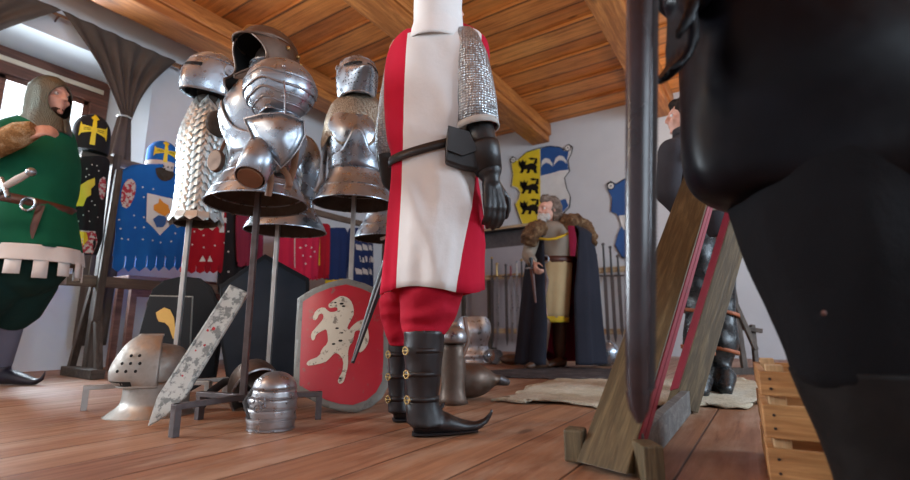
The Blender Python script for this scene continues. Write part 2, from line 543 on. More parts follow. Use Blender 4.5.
def head_blobs(bm, c, R, s=1.0, neck=True):
    """head looking along R @ -Y, c = middle of the head"""
    q = lambda x, y, z: V(c) + R @ (V((x, y, z)) * s)
    e = lambda p, r: ball(bm, p, V(r) * s, R)
    e(q(0, .012, .035), (.076, .096, .088)); e(q(0, -.02, -.035), (.062, .070, .072))
    e(q(0, -.05, -.085), (.036, .036, .026)); e(q(0, -.083, -.098), (.02, .014, .016))
    e(q(0, -.077, .034), (.054, .018, .013))
    cone(bm, q(0, -.092, .026), q(0, -.113, -.018), .009 * s, .013 * s)
    e(q(.012, -.100, -.020), (.010, .010, .008)); e(q(-.012, -.100, -.020), (.010, .010, .008))
    e(q(0, -.092, -.050), (.024, .011, .007)); e(q(0, -.090, -.064), (.021, .011, .008))
    for k in (-1, 1):
        e(q(k * .042, -.062, -.022), (.024, .022, .022))
        ball(bm, q(k * .078, .016, .0), V((.008, .018, .031)) * s, R @ Rz(k * .35))
    if neck: cone(bm, q(0, .02, -.06), q(0, .045, -.20), .052 * s, .060 * s)

def eye_parts(parent, c, R, s, mw, md):
    for k in (-1, 1):
        b = BM(); p = V(c) + R @ (V((k * .031, -.0745, .010)) * s); ball(b, p, .0105 * s)
        ball(b, V(c) + R @ (V((k * .031, -.0805, .010)) * s), .0058 * s, mi=1)
        link('eye', b, [mw, md], parent)

def hand_blobs(bm, w, d, nrm, th, curl=.6, s=1.0, spread=.0, thumb=.5):
    """hand from wrist w along d; fingers close towards nrm; th = thumb side"""
    w, d = V(w), V(d).normalized()
    nrm = (V(nrm) - d * d.dot(V(nrm))).normalized()
    t0 = d.cross(nrm); th = t0 if t0.dot(V(th)) > 0 else -t0
    offs, lens = (.029, .010, -.010, -.028), (.070, .079, .073, .057)
    for o, L in zip(offs, lens):
        k = w + d * .088 * s + th * o * s
        cone(bm, w + d * .012 * s + th * o * .6 * s, k, .015 * s, .0125 * s, 8)
        a = 0; p = k
        for f, r0, r1, da in ((.44, .0100, .0092, 42), (.31, .0092, .0085, 55), (.25, .0085, .0070, 35)):
            a += radians(da) * curl
            q = p + (d * cos(a) + nrm * sin(a) + th * o * spread * 8) * (L * f * s)
            cone(bm, p, q, r0 * s, r1 * s, 8); p = q
    b0 = w + d * .022 * s + th * .026 * s + nrm * .006 * s
    b1 = b0 + (d * .6 + th * .65 + nrm * .45 * thumb).normalized() * .045 * s
    b2 = b1 + (d * .9 + th * .15 + nrm * .7 * thumb).normalized() * .034 * s
    b3 = b2 + (d * .9 - th * .2 + nrm * .9 * thumb).normalized() * .026 * s
    cone(bm, b0, b1, .0155 * s, .012 * s, 8); cone(bm, b1, b2, .0115 * s, .0100 * s, 8); cone(bm, b2, b3, .0100 * s, .0078 * s, 8)

def body_blobs(bm, J, yaw, s=1.0, legs=True, girth=1.0, lg=1.0):
    R = Rz(yaw); g = girth
    e = lambda p, r: ball(bm, p, V(r) * s, R)
    pel, ch, nk = V(J['pel']), V(J['chest']), V(J['neck'])
    e(pel, (.155 * g, .105 * g, .12)); e(pel.lerp(ch, .5), (.140 * g, .098 * g, .17)); e(ch, (.155 * g, .108 * g, .17))
    cone(bm, ch, nk, .10 * s, .062 * s)
    for k in 'LR':
        if 'sh' + k in J:
            cone(bm, ch.lerp(nk, .55), J['sh' + k], .072 * s, .064 * s)
            cone(bm, J['sh' + k], J['el' + k], .057 * s, .043 * s); cone(bm, J['el' + k], J['wr' + k], .041 * s, .027 * s)
        if legs and 'hip' + k in J:
            cone(bm, J['hip' + k], J['kn' + k], .088 * s * g * lg, .057 * s * lg); cone(bm, J['kn' + k], J['an' + k], .056 * s * lg, .036 * s * lg)
            if 'toe' + k in J: cone(bm, V(J['an' + k]) - V((0, 0, .03 * s)), J['toe' + k], .04 * s, .03 * s)

def make_hood(par, hc, R, hs, mat, name, w0=.115, cape=3.0):
    b = BM(); rg = []
    for k in range(22):
        q = k / 21; z = -.24 + .385 * q; w = w0 + .035 * max(0, .30 - q) * cape
        w *= sqrt(max(.0015, 1 - max(0, (q - .60) / .4005) ** 2)); f0 = 0 if q < .24 or q > .80 else .76 * sin(pi * (q - .24) / .56) ** .6
        rg.append([hc + R @ (V((w * .93 * sin(th), -w * 1.10 * cos(th) + .018, z)) * hs) for th in [f0 + (2 * pi - 2 * f0) * j / 44 for j in range(45)]])
    loft(b, rg, False, False, close=False); o = link(name, b, mat, par, thick=.005)
    return o

def rows_rings(rows, base, n=56, depth=.62, fold=None, seed=0, pw=2.15):
    """rows: (py, pxL, pxR, D[, depth]) seen outline of a garment -> rings about the body"""
    out = []
    for i, r in enumerate(rows):
        py, xl, xr, D = r[:4]; dp = r[4] if len(r) > 4 else depth
        a, c = P(xl, py, D) - base, P(xr, py, D) - base
        w = (c.x - a.x) / 2; m = (a + c) / 2
        ring = ering(m, w, w * dp, n, pw)
        if fold:
            k = fold(i / (len(rows) - 1))
            for j, p in enumerate(ring):
                t = 2 * pi * j / n
                f = 1 + k * (sin(t * 7 + seed + i * .12) * .6 + sin(t * 13 + seed * 2.3 - i * .08) * .4)
                ring[j] = m + V(((p - m).x * f, (p - m).y * f, (p - m).z))
        out.append(ring)
    return out

def refine(rows, k=4):
    """smooth in-between rows (Catmull-Rom)"""
    out = []; n = len(rows)
    for i in range(n - 1):
        p0, p1, p2, p3 = rows[max(i - 1, 0)], rows[i], rows[i + 1], rows[min(i + 2, n - 1)]
        for j in range(k):
            t = j / k
            out.append(tuple(.5 * (2 * b + (c - a) * t + (2 * a - 5 * b + 4 * c - d) * t * t + (3 * b - a - 3 * c + d) * t ** 3)
                             for a, b, c, d in zip(p0, p1, p2, p3)))
    out.append(tuple(rows[-1])); return out

M_skin = NT('skin')
_v = M_skin.coords(); M_skin.base(M_skin.ramp(M_skin.noise(_v, 18, 4), [(.3, (.50, .24, .17)), (.7, (.66, .37, .28))]))
M_skin.set(rough=.5); M_skin.b.inputs['Subsurface Weight'].default_value = .08; M_skin.b.inputs['Subsurface Radius'].default_value = (.02, .008, .004)
M_skin = M_skin.m
M_eyew = plain('eye_white', (.75, .73, .70), .2); M_eyed = plain('eye_iris', (.05, .03, .02), .15)
M_white = cloth('white_linen', (.78, .76, .74), (.68, .66, .64), soft=.15)
M_red = cloth('crimson_cloth', (.56, .008, .035), (.44, .006, .03), soft=.12)
M_redbr = cloth('crimson_wool_breeches', (.50, .008, .028), (.36, .005, .022), soft=.3)
M_mail = mail('riveted_mail', (.56, .62, .66), 95, .10)
M_maild = mail('dull_mail', (.46, .40, .31), 120, .35)
M_black = leather('black_leather', (.022, .020, .021), .36)
M_boot = leather('dark_brown_boot_leather', (.015, .010, .011), .36)
M_sole = plain('boot_sole', (.018, .012, .012), .6)
M_brass = plain('brass', (.50, .34, .14), .36, 1.0)
M_steel = steel('polished_steel'); M_steeld = steel('dark_steel', (.36, .35, .36), .30)
M_iron = steel('black_iron', (.13, .12, .125), .45, dent=.15)
M_trim = cloth('pale_sleeve_hem', (.58, .56, .52))

# ================================================================== knight in the middle
D = 1.78
kb = V((P(428, 430, D).x, D, 0))
K = thing('person', 'person seen from behind in red and white halved surcoat and white hood', 'person', kb)
L = lambda x, y, d=D: P(x, y, d) - kb
fy = radians(118)        # turn of the figure: looks to the right and slightly away
hc = L(442, 5, 1.79)
J = dict(pel=L(434, 178), chest=L(434, 85, 1.80), neck=L(440, 36, 1.80),
         shR=L(466, 50, 1.74), elR=L(475, 118, 1.72), wrR=L(489, 172, 1.69),
         shL=L(403, 52, 1.90), elL=L(387, 135, 1.97), wrL=L(392, 178, 2.06),
         hipR=L(437, 215, 1.76), knR=L(427, 318, 1.74), anR=L(422, 408, 1.74),
         hipL=L(417, 215, 1.88), knL=L(399, 320, 1.965), anL=L(397, 398, 1.99))
b = BM(); body_blobs(b, J, radians(-20), 1.0, girth=.80, lg=.55)
head_blobs(b, hc, Rz(fy), .86)
link('body', voxel(b, .009, 5), M_skin, K)
eye_parts(K, hc, Rz(fy), .86, M_eyew, M_eyed)

# surcoat: back white, left back red; front the other way round
rows = [(24, 424, 460, 1.80, .55), (28, 414, 468, 1.80, .6), (34, 403, 477, 1.80, .6), (44, 393, 486, 1.80, .56), (62, 386, 489, 1.79, .55), (90, 384, 483, 1.78, .58), (120, 385, 477, 1.78, .6),
        (140, 387, 475, 1.78, .62), (150, 390, 473, 1.78, .62), (158, 391, 474, 1.78, .62), (175, 391, 478, 1.78, .64), (205, 388, 482, 1.78, .66), (245, 385, 484, 1.78, .68), (292, 380, 484, 1.78, .7)]
rr = refine(rows, 4)
seam_l = lambda y: 409 - (y - 40) * .036
seam_r = lambda y: 480 if y < 150 else 478 - max(0, y - 165) * .17
NB, NR, NF1, NF2 = 26, 16, 12, 14      # samples: white back, red right front, white left front, red left back
b = BM(); rings = []
for i, r in enumerate(rr):
    py, xl, xr, dd, dp = r
    a, c = L(xl, py, dd), L(xr, py, dd); w = (c.x - a.x) / 2; m = (a + c) / 2; cx = (xl + xr) / 2; hw = (xr - xl) / 2
    def ang(px): return -math.acos(max(-1, min(1, (px - cx) / hw)))
    tl, tr = ang(seam_l(py) if py > 38 else cx - hw * .55), ang(min(seam_r(py), xr - .4))
    ts = [tl + (tr - tl) * k / NB for k in range(NB)]
    ts += [tr + (radians(80) - tr) * k / NR for k in range(NR)]
    ts += [radians(80) + radians(95) * k / NF1 for k in range(NF1)]
    e0 = radians(175); ts += [e0 + (tl + 2 * pi - e0) * k / NF2 for k in range(NF2)]
    tip = .055 * max(0, min(1, (70 - py) / 40))
    k = .004 + .030 * max(0, (py - 150) / 140) ** 1.2 + .010 * math.exp(-((py - 150) / 12) ** 2)
    ring = []
    for t in ts:
        f = 1 + k * (sin(t * 9 + py * .006) * .6 + sin(t * 17 - py * .01) * .4)
        up = V((0, 0, .012 * sin(t * 3 + 1) * max(0, (py - 280) / 12)))
        ring.append(m + V((w * cos(t) * f, w * dp * sin(t) * f, tip * sin(t))) + up)
    rings.append(ring)
cols = [0] * NB + [1] * NR + [0] * NF1 + [1] * NF2
loft(b, rings, False, False, mif=lambda i, j: cols[j])
for v in b.verts:
    q = v.co * 9
    rg_ = 1 - abs(mnoise.noise(V((v.co.x * 7 + v.co.z * 3.5 + 2, v.co.y * 3, v.co.z * 2.0 + 5)))) * 2.2
    mk = min(1, max(0, (abs(v.co.z - L(432, 150, 1.70).z) - .05) / .07))
    v.co += V((.2, -1, 0)) * .018 * mk * max(0, rg_) ** 2
    v.co += V((.25, -1, 0)) * .016 * (.25 + .75 * mk) * mnoise.noise(V((v.co.x * 9 + v.co.z * 5, v.co.y * 4, v.co.z * 2.6))) + V((0, -1, 0)) * .004 * mnoise.noise(q)
link('surcoat', b, [M_white, M_red], K, thick=.005)
# hood
make_hood(K, hc, Rz(fy), .86, M_white, 'hood', w0=.112)
# mail sleeves
def sleeve(name, pts, rads, mat, n=26, thick=.004, flat=1.0):
    b = BM(); tube(b, pts, [(r, r * flat) for r in rads], n, cap=False); wobble(b, .006, 16, rads[0] * 50)
    return link(name, b, mat, K, thick=thick)
sleeve('sleeve', [L(463, 34, 1.76), L(465, 42, 1.75), L(469, 58, 1.74), L(472, 80, 1.73), L(475, 102, 1.72), L(477.5, 126, 1.71)], [.045, .062, .076, .081, .082, .082], M_mail)
sleeve('sleeve', [L(404, 44, 1.90), L(400, 62, 1.92), L(393, 100, 1.95), L(388, 138, 1.97), L(389, 162, 2.02)], [.05, .06, .062, .06, .055], M_mail)
b = BM(); tube(b, [L(477, 124, 1.71), L(478, 130, 1.71)], [.084, .084], 26, cap=False); link('sleeve_hem', b, M_trim, K, thick=.006)
# black gauntlets
def gauntlet(el, wr, d, nrm, th, curl, cuff):
    b = BM()
    cone(b, el, V(el).lerp(V(wr), .8), .055, .050, 16); cone(b, V(el).lerp(V(wr), .55), V(wr), .052, .034, 16)
    hand_blobs(b, wr, d, nrm, th, curl, 1.22)
    return link('gauntlet', voxel(b, .0065, 3), M_black, K)
g = gauntlet(L(480, 130, 1.71), L(491, 180, 1.69), L(496, 214, 1.68) - L(491, 180, 1.69), V((-.45, 1, 0)), V((1, .3, 0)), .55, True)
b = BM(); tube(b, [L(481.5, 147, 1.705), L(482.5, 150, 1.703), L(489, 172, 1.69)], [.068, .069, .050], 22, cap=False); link('cuff', b, M_black, g, thick=.004)
for yy in (160, 168):
    t = (yy - 147) / 30
    b = BM(); tube(b, [L(481.5 + 8 * t, yy - 1, 1.70), L(482 + 8 * t, yy + 1.2, 1.70)], [.064 - .016 * t] * 2, 22, cap=False); link('cuff_strap', b, M_black, g, thick=.003)
gauntlet(L(389, 158, 2.0), L(393, 185, 2.08), V((.6, .7, .1)), V((.3, -.2, -1)), V((0, .4, 1)), .7, False)
# belt and pouch
b = BM(); rings = []
for dz in (-.017, .017):
    ring = []
    for j in range(48):
        t = 2 * pi * j / 48
        px = 432.5 + 41.8 * cos(t); fx = (px - 391) / 84
        py = 163 - 26 * fx ** .8 if sin(t) < 0 else 163 - 24 * fx
        c = L(432.5, 152, 1.78); w = L(474, 152, 1.78).x - c.x
        z = L(px, py, 1.78 - .1 * (1 if sin(t) < 0 else -1) * abs(sin(t))).z
        ring.append(V((c.x + w * 1.03 * cos(t), c.y + w * .72 * sin(t), z + dz)))
    rings.append(ring)
loft(b, rings, False, False); link('belt', b, M_black, K, thick=.006, off=0)
b = BM()
f0 = [L(448, 126, 1.62), L(468, 132, 1.64), L(481, 161, 1.66), L(479, 170, 1.66), L(462, 167, 1.64), L(445.5, 161, 1.62), L(446, 143, 1.62)]
f1 = [p + V((-.004, .045, 0)) for p in f0]
loft(b, [f0, f1]); pch = link('pouch', b, M_black, K, bevel=.008, smooth=True)
b = BM(); fl = [L(448, 125, 1.61), L(469, 131, 1.63), L(478, 150, 1.645), L(463, 156, 1.63), L(447, 150, 1.61)]
loft(b, [fl, [p + V((0, .006, 0)) for p in fl]]); link('pouch_flap', b, M_black, pch, bevel=.002)
# breeches: one garment, two baggy legs
b = BM()
for rw, dd in (([(287, 402, 462), (294, 400, 463), (302, 400, 461), (316, 401, 456), (326, 402, 450), (334, 404, 446), (338, 408, 440)], 1.76),
               ([(287, 384, 414), (294, 381, 414), (306, 379, 412), (322, 381, 410), (336, 386, 408), (346, 389, 406)], 1.945)):
    rg = rows_rings(refine([(y, a, c, dd, .9) for y, a, c in rw], 4), kb, 40, .9, fold=lambda t: .012 + .02 * t, seed=dd)
    loft(b, rg)
cone(b, L(442, 205, 1.80), L(434, 290, 1.77), .080, .095, 16); cone(b, L(416, 205, 1.84), L(401, 285, 1.90), .080, .075, 16)
cone(b, L(442, 195, 1.80), L(416, 200, 1.84), .078, .078, 16)
me = voxel(b, .010, 3)
o = link('breeches', me, M_redbr, K)
for v in me.vertices:
    q = v.co * 1.0
    w = max(0, min(1, (L(400, 290).z - v.co.z) / .08))
    v.co += V((.006 * mnoise.noise(q * 12), -.008 * sin(q.z * 95 + 3 * mnoise.noise(q * 9)), 0)) * w
# boots
def boot(shaft, dd, foot, rad, base, par, straps, mat):
    b = BM(); rg = rows_rings(refine([(y, a, c, dd, .95) for y, a, c in shaft], 3), base, 28, .95)
    loft(b, rg, True, True); tube(b, foot, rad, 16, hint=V((0, 0, 1)))
    me = voxel(b, .007, 4); o = link('boot', me, mat, par)
    for v in me.vertices:
        q = v.co; v.co += V((1, 1, 0)) * .004 * mnoise.noise(q * 16) + V((0, 0, .004 * mnoise.noise(q * 11)))
        if v.co.z < .012: v.co.z = .012
    b = BM(); sp = [V((p.x, p.y, .008)) for p in foot[:-3]]
    ring = []
    tube(b, sp, [(.006, (r[1] if isinstance(r, tuple) else r) * .98) for r in rad[:-3]], 12)
    link('sole', b, M_sole, o)
    for y, xl, xr in straps:
        a, c = P(xl, y, dd) - base, P(xr, y, dd) - base; w = (c.x - a.x) / 2 * .985; m = (a + c) / 2
        b = BM(); loft(b, [ering(m + V((0, 0, h)), w, w * .97, 28) for h in (-.009, .009)], False, False)
        st = link('strap', b, mat, o, thick=.002, off=1)
        b = BM(); q = m + V((-w * .80, -w * .72, 0)); u = V((.75, -.66, 0)).normalized(); nn = V((-.66, -.75, 0)).normalized()
        pts = [q + nn * .006 + u * .012 * cos(2 * pi * k / 12) + V((0, 0, .013 * sin(2 * pi * k / 12))) for k in range(13)]
        tube(b, pts, .003, 6); tube(b, [q + nn * .008 - u * .012, q + nn * .008 + u * .018], .0025, 6)
        link('buckle', b, M_brass, st)
    return o
boot([(330, 404, 445), (345, 404, 443.5), (365, 405, 442), (385, 405, 440), (400, 406, 439), (412, 406, 442), (424, 406, 446)], 1.745,
     [L(412, 424, 1.74), L(430, 421, 1.745), L(447, 423, 1.76), L(463, 426, 1.78), L(477, 426, 1.79), L(486, 421, 1.80), L(490.5, 414, 1.80), L(491.5, 408, 1.80)],
     [(.036, .036), (.046, .042), (.036, .042), (.024, .034), (.016, .022), (.011, .013), (.008, .009), (.005, .005)], kb, K,
     [(350, 404, 443), (373, 405, 441), (398, 406, 439)], M_boot)
boot([(338, 388, 410), (355, 388, 410), (375, 388, 408), (395, 388, 407), (412, 388, 409)], 1.975,
     [L(393, 411, 1.99), L(404, 409, 2.0), L(415, 411, 2.02), L(428, 413, 2.04), L(438, 411, 2.05), L(443, 406, 2.05), L(445, 402, 2.05)],
     [(.036, .036), (.046, .042), (.034, .04), (.02, .03), (.013, .016), (.009, .01), (.005, .005)], kb, K,
     [(354, 388, 410), (376, 388, 408), (398, 388, 407)], M_boot)
# sword in its black scabbard on his far hip
b = BM(); a, c = P(395, 238, 2.03), P(352.5, 363, 2.08); sb = P(392, 246, 2.03)
sb = V((sb.x, sb.y, sb.z)); tube(b, [a - sb, a.lerp(c, .5) - sb, c - sb], [(.020, .009), (.018, .008), (.008, .005)], 10, hint=V((1, 0, 0)))
sw = thing('sword', 'black scabbard hanging aslant at the red and white knight\'s hip', 'sword', sb)
link('scabbard', b, M_black, sw)
b = BM(); tube(b, [a - sb + (c - a) * .02 + V((.004, -.012, 0)), c - sb + V((.004, -.008, .01))], .0032, 6); link('scabbard_edge', b, M_steeld, sw)
d = (a - c).normalized()
b = BM(); tube(b, [a - sb, a - sb + d * .14], .012, 10); link('grip', b, M_black, sw)
b = BM(); q = a - sb + d * .015; u = V((1, 0, .3)).normalized(); tube(b, [q - u * .07, q + u * .07], .008, 8); link('crossguard', b, M_steeld, sw)
b = BM(); ball(b, a - sb + d * .16, .022); link('pommel', b, M_steeld, sw)
# ================================================================== armour stands and armour
M_bar = steel('stand_bar_steel', (.44, .43, .41), .40, dent=.05)
M_bard = steel('stand_bar_dark', (.13, .11, .11), .5, dent=.1)
M_slit = plain('gap_and_helm_shade', (.006, .006, .006), .9)  # near-black standing in for shade in slits, holes and helmet interiors
M_lin = leather('lining_and_inner_shade', (.05, .035, .025), .8)  # lining leather, also the dark colour for shade inside the faulds
M_brown = steel('browned_steel', (.17, .125, .10), .46)
M_sheen = steel('bright_aluminium', (.66, .76, .78), .34, dent=.05, dark=.85)
M_sheen.node_tree.nodes['Principled BSDF'].inputs['Metallic'].default_value = .75
M_floorhelm = steel('unpolished_steel', (.36, .34, .31), .42, wear=.8)
M_strap = leather('tan_strap', (.20, .085, .04), .5)

def stand(label, base, pole_top, feet, mat, zbar=.10, w=.022):
    t = thing('armour_stand', label, 'armour stand', base, group=None)
    b = BM(); beam(b, (0, 0, zbar - .02), (0, 0, pole_top), w, w, V((0, 1, 0))); link('pole', b, mat, t, smooth=False, bevel=.002)
    for f in feet:
        f = V((f[0], f[1], 0)); d = f.normalized()
        b = BM(); beam(b, V((0, 0, zbar)) - d * .01, f + V((0, 0, zbar)), .030, .020); beam(b, f + V((0, 0, zbar + .01)) - d * .012, f - d * .012, .028, .024, d)
        link('leg', b, mat, t, smooth=False, bevel=.002)
    b = BM(); beam(b, (0, 0, pole_top), (0, 0, pole_top + .03), .07, .07, V((0, 1, 0))); link('cap', b, mat, t, smooth=False)
    return t
def fl(px, py): return PZ(px, py, 0.0)

S1 = V((P(172, 390, 2.45).x, 2.45, 0)); S2 = V((P(243, 394, 1.95).x, 1.95, 0))
S3 = V((P(268, 372, 2.62).x, 2.62, 0)); S4 = V((P(350, 300, 2.52).x, 2.52, 0))
f = lambda px, py, c: (fl(px, py) - c)[:2]
stand('plain steel stand under the silver scale vest', S1, 1.42, [f(80, 411, S1), (.2, .16), (.2, -.02)], M_bar)
stand('dark iron stand under the large flared cuirass and arm harness', S2, 1.42, [f(170, 438, S2), f(321, 419, S2), (-.22, .09), (.0, .28)], M_bard)
stand('slim steel stand between the dark pole and the red shield', S3, 1.48, [(-.12, .02), (-.05, -.2), (.24, .0)], M_bar)
stand('pale steel stand rising behind the red horse shield', S4, 1.50, [(-.10, .24), (.26, .12), (.05, -.14)], M_bar)

def hring(z, rx, ry, prow=0, p=2.0, n=48, th0=0, th1=2 * pi, c=(0, 0)):
    out = []
    m = n if th1 - th0 > 6.28 else n + 1
    for k in range(m):
        th = th0 + (th1 - th0) * k / n
        out.append(V((c[0] + rx * sin(th), c[1] - ry * cos(th) - prow * max(0, cos(th)) ** p, z)))
    return out

def interp(rows, z):
    for a, b in zip(rows[:-1], rows[1:]):
        if a[0] <= z <= b[0]:
            t = (z - a[0]) / (b[0] - a[0]); return [x + (y - x) * t for x, y in zip(a, b)]
    return list(rows[0] if z < rows[0][0] else rows[-1])

def rim(b, ring, r=.004, closed=True, mi=0):
    tube(b, list(ring) + ([ring[0], ring[1]] if closed else []), r, 6, mi=mi)

# ---- cuirass: breast and back plate, waist roll, flared lames below
def cuirass(t, mat, s=1.0, flare=1.0, lames=3, zneck=.40, sc=1.0, vline=True, zw=0.0):
    rows = [(0, .136, .098, .006), (.05, .140, .106, .012), (.12, .158, .122, .030), (.20, .170, .128, .034), (.27, .168, .118, .020), (.33, .150, .098, .006), (.37, .118, .082, 0), (zneck, .082, .068, 0)]
    b = BM(); rr = refine(rows, 4); rings = [hring(zw + z * s, rx * s * sc, ry * s * sc, pr * s, 3) for z, rx, ry, pr in rr]
    loft(b, rings, False, False); br = link('breastplate', b, mat, t, thick=.003)
    for q in (rings[-1], rings[0]):
        b = BM(); rim(b, q, .0055 * s); link('rolled_edge', b, mat, br)
    if vline:      # laid-on lower plate with a pointed top
        b = BM(); rg = []
        for k in range(7):
            q = k / 6; ring = []
            for j in range(41):
                th = -1.5 + 3.0 * j / 40; top = .05 + .12 * math.exp(-(th / .30) ** 2) + .05 * (1 - abs(th) / 1.5)
                z = top * q; _, rx, ry, pr = interp(rr, z)
                ring.append(V(((rx * sc + .005) * s * sin(th), -(ry * sc + .005) * s * cos(th) - pr * s * max(0, cos(th)) ** 3, zw + z * s)))
            rg.append(ring)
        loft(b, rg, False, False, close=False); link('plackart', b, mat, t, thick=.003, off=1)
    zf = [(0, .139, .101), (-.05, .150, .114), (-.10, .176, .142), (-.15, .200 * flare, .168 * flare), (-.185, .214 * flare, .182 * flare)]
    zz = refine(zf, 6); nl = len(zz) - 1
    for i in range(lames):
        a, c = i * nl // lames, (i + 1) * nl // lames
        b = BM(); rg = [hring(zw + zz[k][0] * s - .003, zz[k][1] * s * sc + .003 * i, zz[k][2] * s * sc + .003 * i, .006, 3) for k in range(a, min(c + 2, nl + 1))]
        loft(b, rg, False, False); rim(b, rg[-1], .0035 * s); link('fauld_lame', b, mat, t, thick=.0025, inner=M_lin)  # inner faces coloured dark in place of the shade under the skirt
    pass
    return t

# stand 2: the large cuirass, turned towards the window
tq = lambda c, z: V((c.x, c.y, z))
zA = P(250, 161, 1.95).z
t = thing('cuirass', 'large bright cuirass with wide flared skirt beneath the brown open helmet', 'armour', tq(S2, zA), radians(-52))
cuirass(t, M_steel, 1.04, .98, 3, .42, 1.04)
b = BM()
for zz in (.10, .13, .16): tube(b, [V((.12, .08, zz + .1)), V((.175, .0, zz + .09)), V((.16, -.07, zz + .1))], [(.012, .003)] * 3, 8)
link('side_strap', b, M_strap, t)
# stand 3: cuirass behind
zB = P(283, 199, 2.62).z
t = thing('cuirass', 'bright cuirass half hidden behind the large one, left of the mail-collared suit', 'armour', tq(S3 + V((.045, 0, 0)), zB), radians(20))
cuirass(t, M_steel, 1.0, 1.02, 2, .38, 1.0)
# stand 4
zC = P(354, 172, 2.52).z
t = thing('cuirass', 'bright cuirass with pointed plackart under the brown mail collar', 'armour', tq(S4, zC), radians(14))
cuirass(t, M_steel, .98, 1.0, 2, .38, 1.03)
b = BM(); bk = [V((-.165, .04, .20)), V((-.172, .05, .05)), V((-.17, .06, -.05)), V((-.205, .05, -.12))]
tube(b, bk, [(.006, .02)] * 4, 8); link('side_hinge', b, M_steeld, t)
# mail collar on stand 4
b = BM()
rw = refine([(94, 342, 374, 2.52, .8), (100, 338, 378, 2.52, .75), (108, 331, 383, 2.52, .72), (120, 326, 386, 2.52, .72), (134, 323, 388, 2.52, .74), (146, 321, 388, 2.52, .78)], 4)
cb = V((S4.x, 2.52, P(354, 146, 2.52).z)); rings = []
for i, r in enumerate(rw):
    a, c = P(r[1], r[0], r[3]) - cb, P(r[2], r[0], r[3]) - cb; w = (c.x - a.x) / 2; m = (a + c) / 2; q = max(0, (i - 12) / 8)
    rings.append([m + V((w * cos(u) * (1 + .02 * sin(9 * u)), w * r[4] * sin(u) * (1 + .03 * sin(7 * u)), .03 * q * sin(8 * u) + .02 * q * sin(u))) for u in [2 * pi * k / 64 for k in range(64)]])
loft(b, rings, False, False)
solo('mail_collar', 'brownish mail collar with scalloped edge on the right-hand suit', 'armour', b, M_maild, cb, thick=.005)
# more armour seen past the right-hand suit
S5 = V((P(385, 300, 3.0).x, 3.0, 0)); zD = P(380, 212, 3.0).z
stand('half hidden stand behind the knight\'s scabbard', S5, 1.35, [(-.2, .16), (.2, .16), (0, -.25)], M_bard)
t = thing('cuirass', 'dented bright cuirass glimpsed between the right-hand suit and the red surcoat', 'armour', tq(S5, zD), radians(10))
cuirass(t, M_steel, .95, 1.0, 2, .38, 1.0)

# ---- silver scale vest on stand 1
zV = P(195, 186, 2.45).z
t = thing('scale_vest', 'silver vest of overlapping pointed plates under the closed helmet by the curtain', 'armour', tq(S1 + V((.035, 0, 0)), zV), radians(-38))
vr = refine([(-.21, .128, .105), (-.12, .128, .102), (0, .126, .098), (.10, .134, .105), (.22, .146, .112), (.30, .146, .108), (.38, .128, .088), (.44, .10, .072), (.50, .068, .058)], 4)
b = BM(); loft(b, [hring(z, rx * .95, ry * .95) for z, rx, ry in vr], False, False); link('backing', b, M_lin, t, thick=.004)
b = BM(); nrow, npl = 15, 26
for i in range(nrow):
    z0 = .44 - i * .042
    for j in range(npl):
        th = 2 * pi * j / npl; tri = abs(((th / (2 * pi) * 6.5) % 1) - .5) * 2
        zc = z0 + .050 * tri - .025
        pts = []
        for (dt, dz, out) in ((-.53, .024, 0.0), (.53, .024, 0.0), (.55, -.018, .010), (0, -.034, .013), (-.55, -.018, .010)):
            u = th + dt * 2 * pi / npl; z = zc + dz + (.022 * dt * (1 if ((th / (2 * pi) * 6.5) % 1) > .5 else -1))
            _, rx, ry = interp(vr, z); pts.append(V(((rx + out) * sin(u), -(ry + out) * cos(u), z)))
        mid = V((0, 0, 0))
        for p in pts: mid += p / 5
        mid += V((sin(th), -cos(th), 0)) * .005
        vs = [b.verts.new(p) for p in pts]; cv = b.verts.new(mid)
        for k in range(5): b.faces.new((vs[k], vs[(k + 1) % 5], cv))
link('plates', b, M_sheen, t, smooth=False, thick=.0015)
b = BM(); nl = 14
for j in range(nl):       # long hem plates
    th = 2 * pi * j / nl
    for k, (w0, z0, z1) in enumerate(((.48, -.16, -.215),)):
        pts = []
        for dt, z, out in ((-w0, z0, .012), (w0, z0, .012), (w0, z1 + .02, .028), (0, z1, .03), (-w0, z1 + .02, .028)):
            u = th + dt * 2 * pi / nl; pts.append(V(((.126 + out) * sin(u), -(.103 + out) * cos(u), z)))
        b.faces.new([b.verts.new(p) for p in pts])
link('hem_plates', b, M_sheen, t, smooth=False, thick=.002)
for k in (-1, 1):
    b = BM(); ball(b, (k * .150, 0, .31), (.04, .065, .075)); link('shoulder_padding', b, M_lin, t)

# brown leather-faced buckler hanging between vest and cuirass
bp = P(216, 161, 2.12)
b = BM(); tube(b, [V((0, -.012, -.0)), V((0, -.0, 0)), V((0, .012, 0))], [(.052, .040), (.055, .043), (.055, .043)], 18)
t = thing('arm_plate', 'small brown elbow plate hanging beside the silver scale vest', 'armour', bp, radians(-15))
link('plate', b, M_brown, t, bevel=.003)
b = BM(); tube(b, [V((.02, 0, .04)), V((.03, .02, .12)), V((.04, .05, .18))], [(.008, .003)] * 3, 8); link('strap', b, M_strap, t)

# ---- helmets (local front = -y)
def helm_shell(b, rows, n=48, th0=0, th1=2 * pi, off=0, ycut=None, mi=0):
    rings = [hring(z, rx + off, ry + off, pr, p, n, th0, th1) for z, rx, ry, pr, p in rows]
    loft(b, rings, False, th1 - th0 > 6.28 and rows[-1][1] < .04, close=th1 - th0 > 6.28, mi=mi)
    return rings

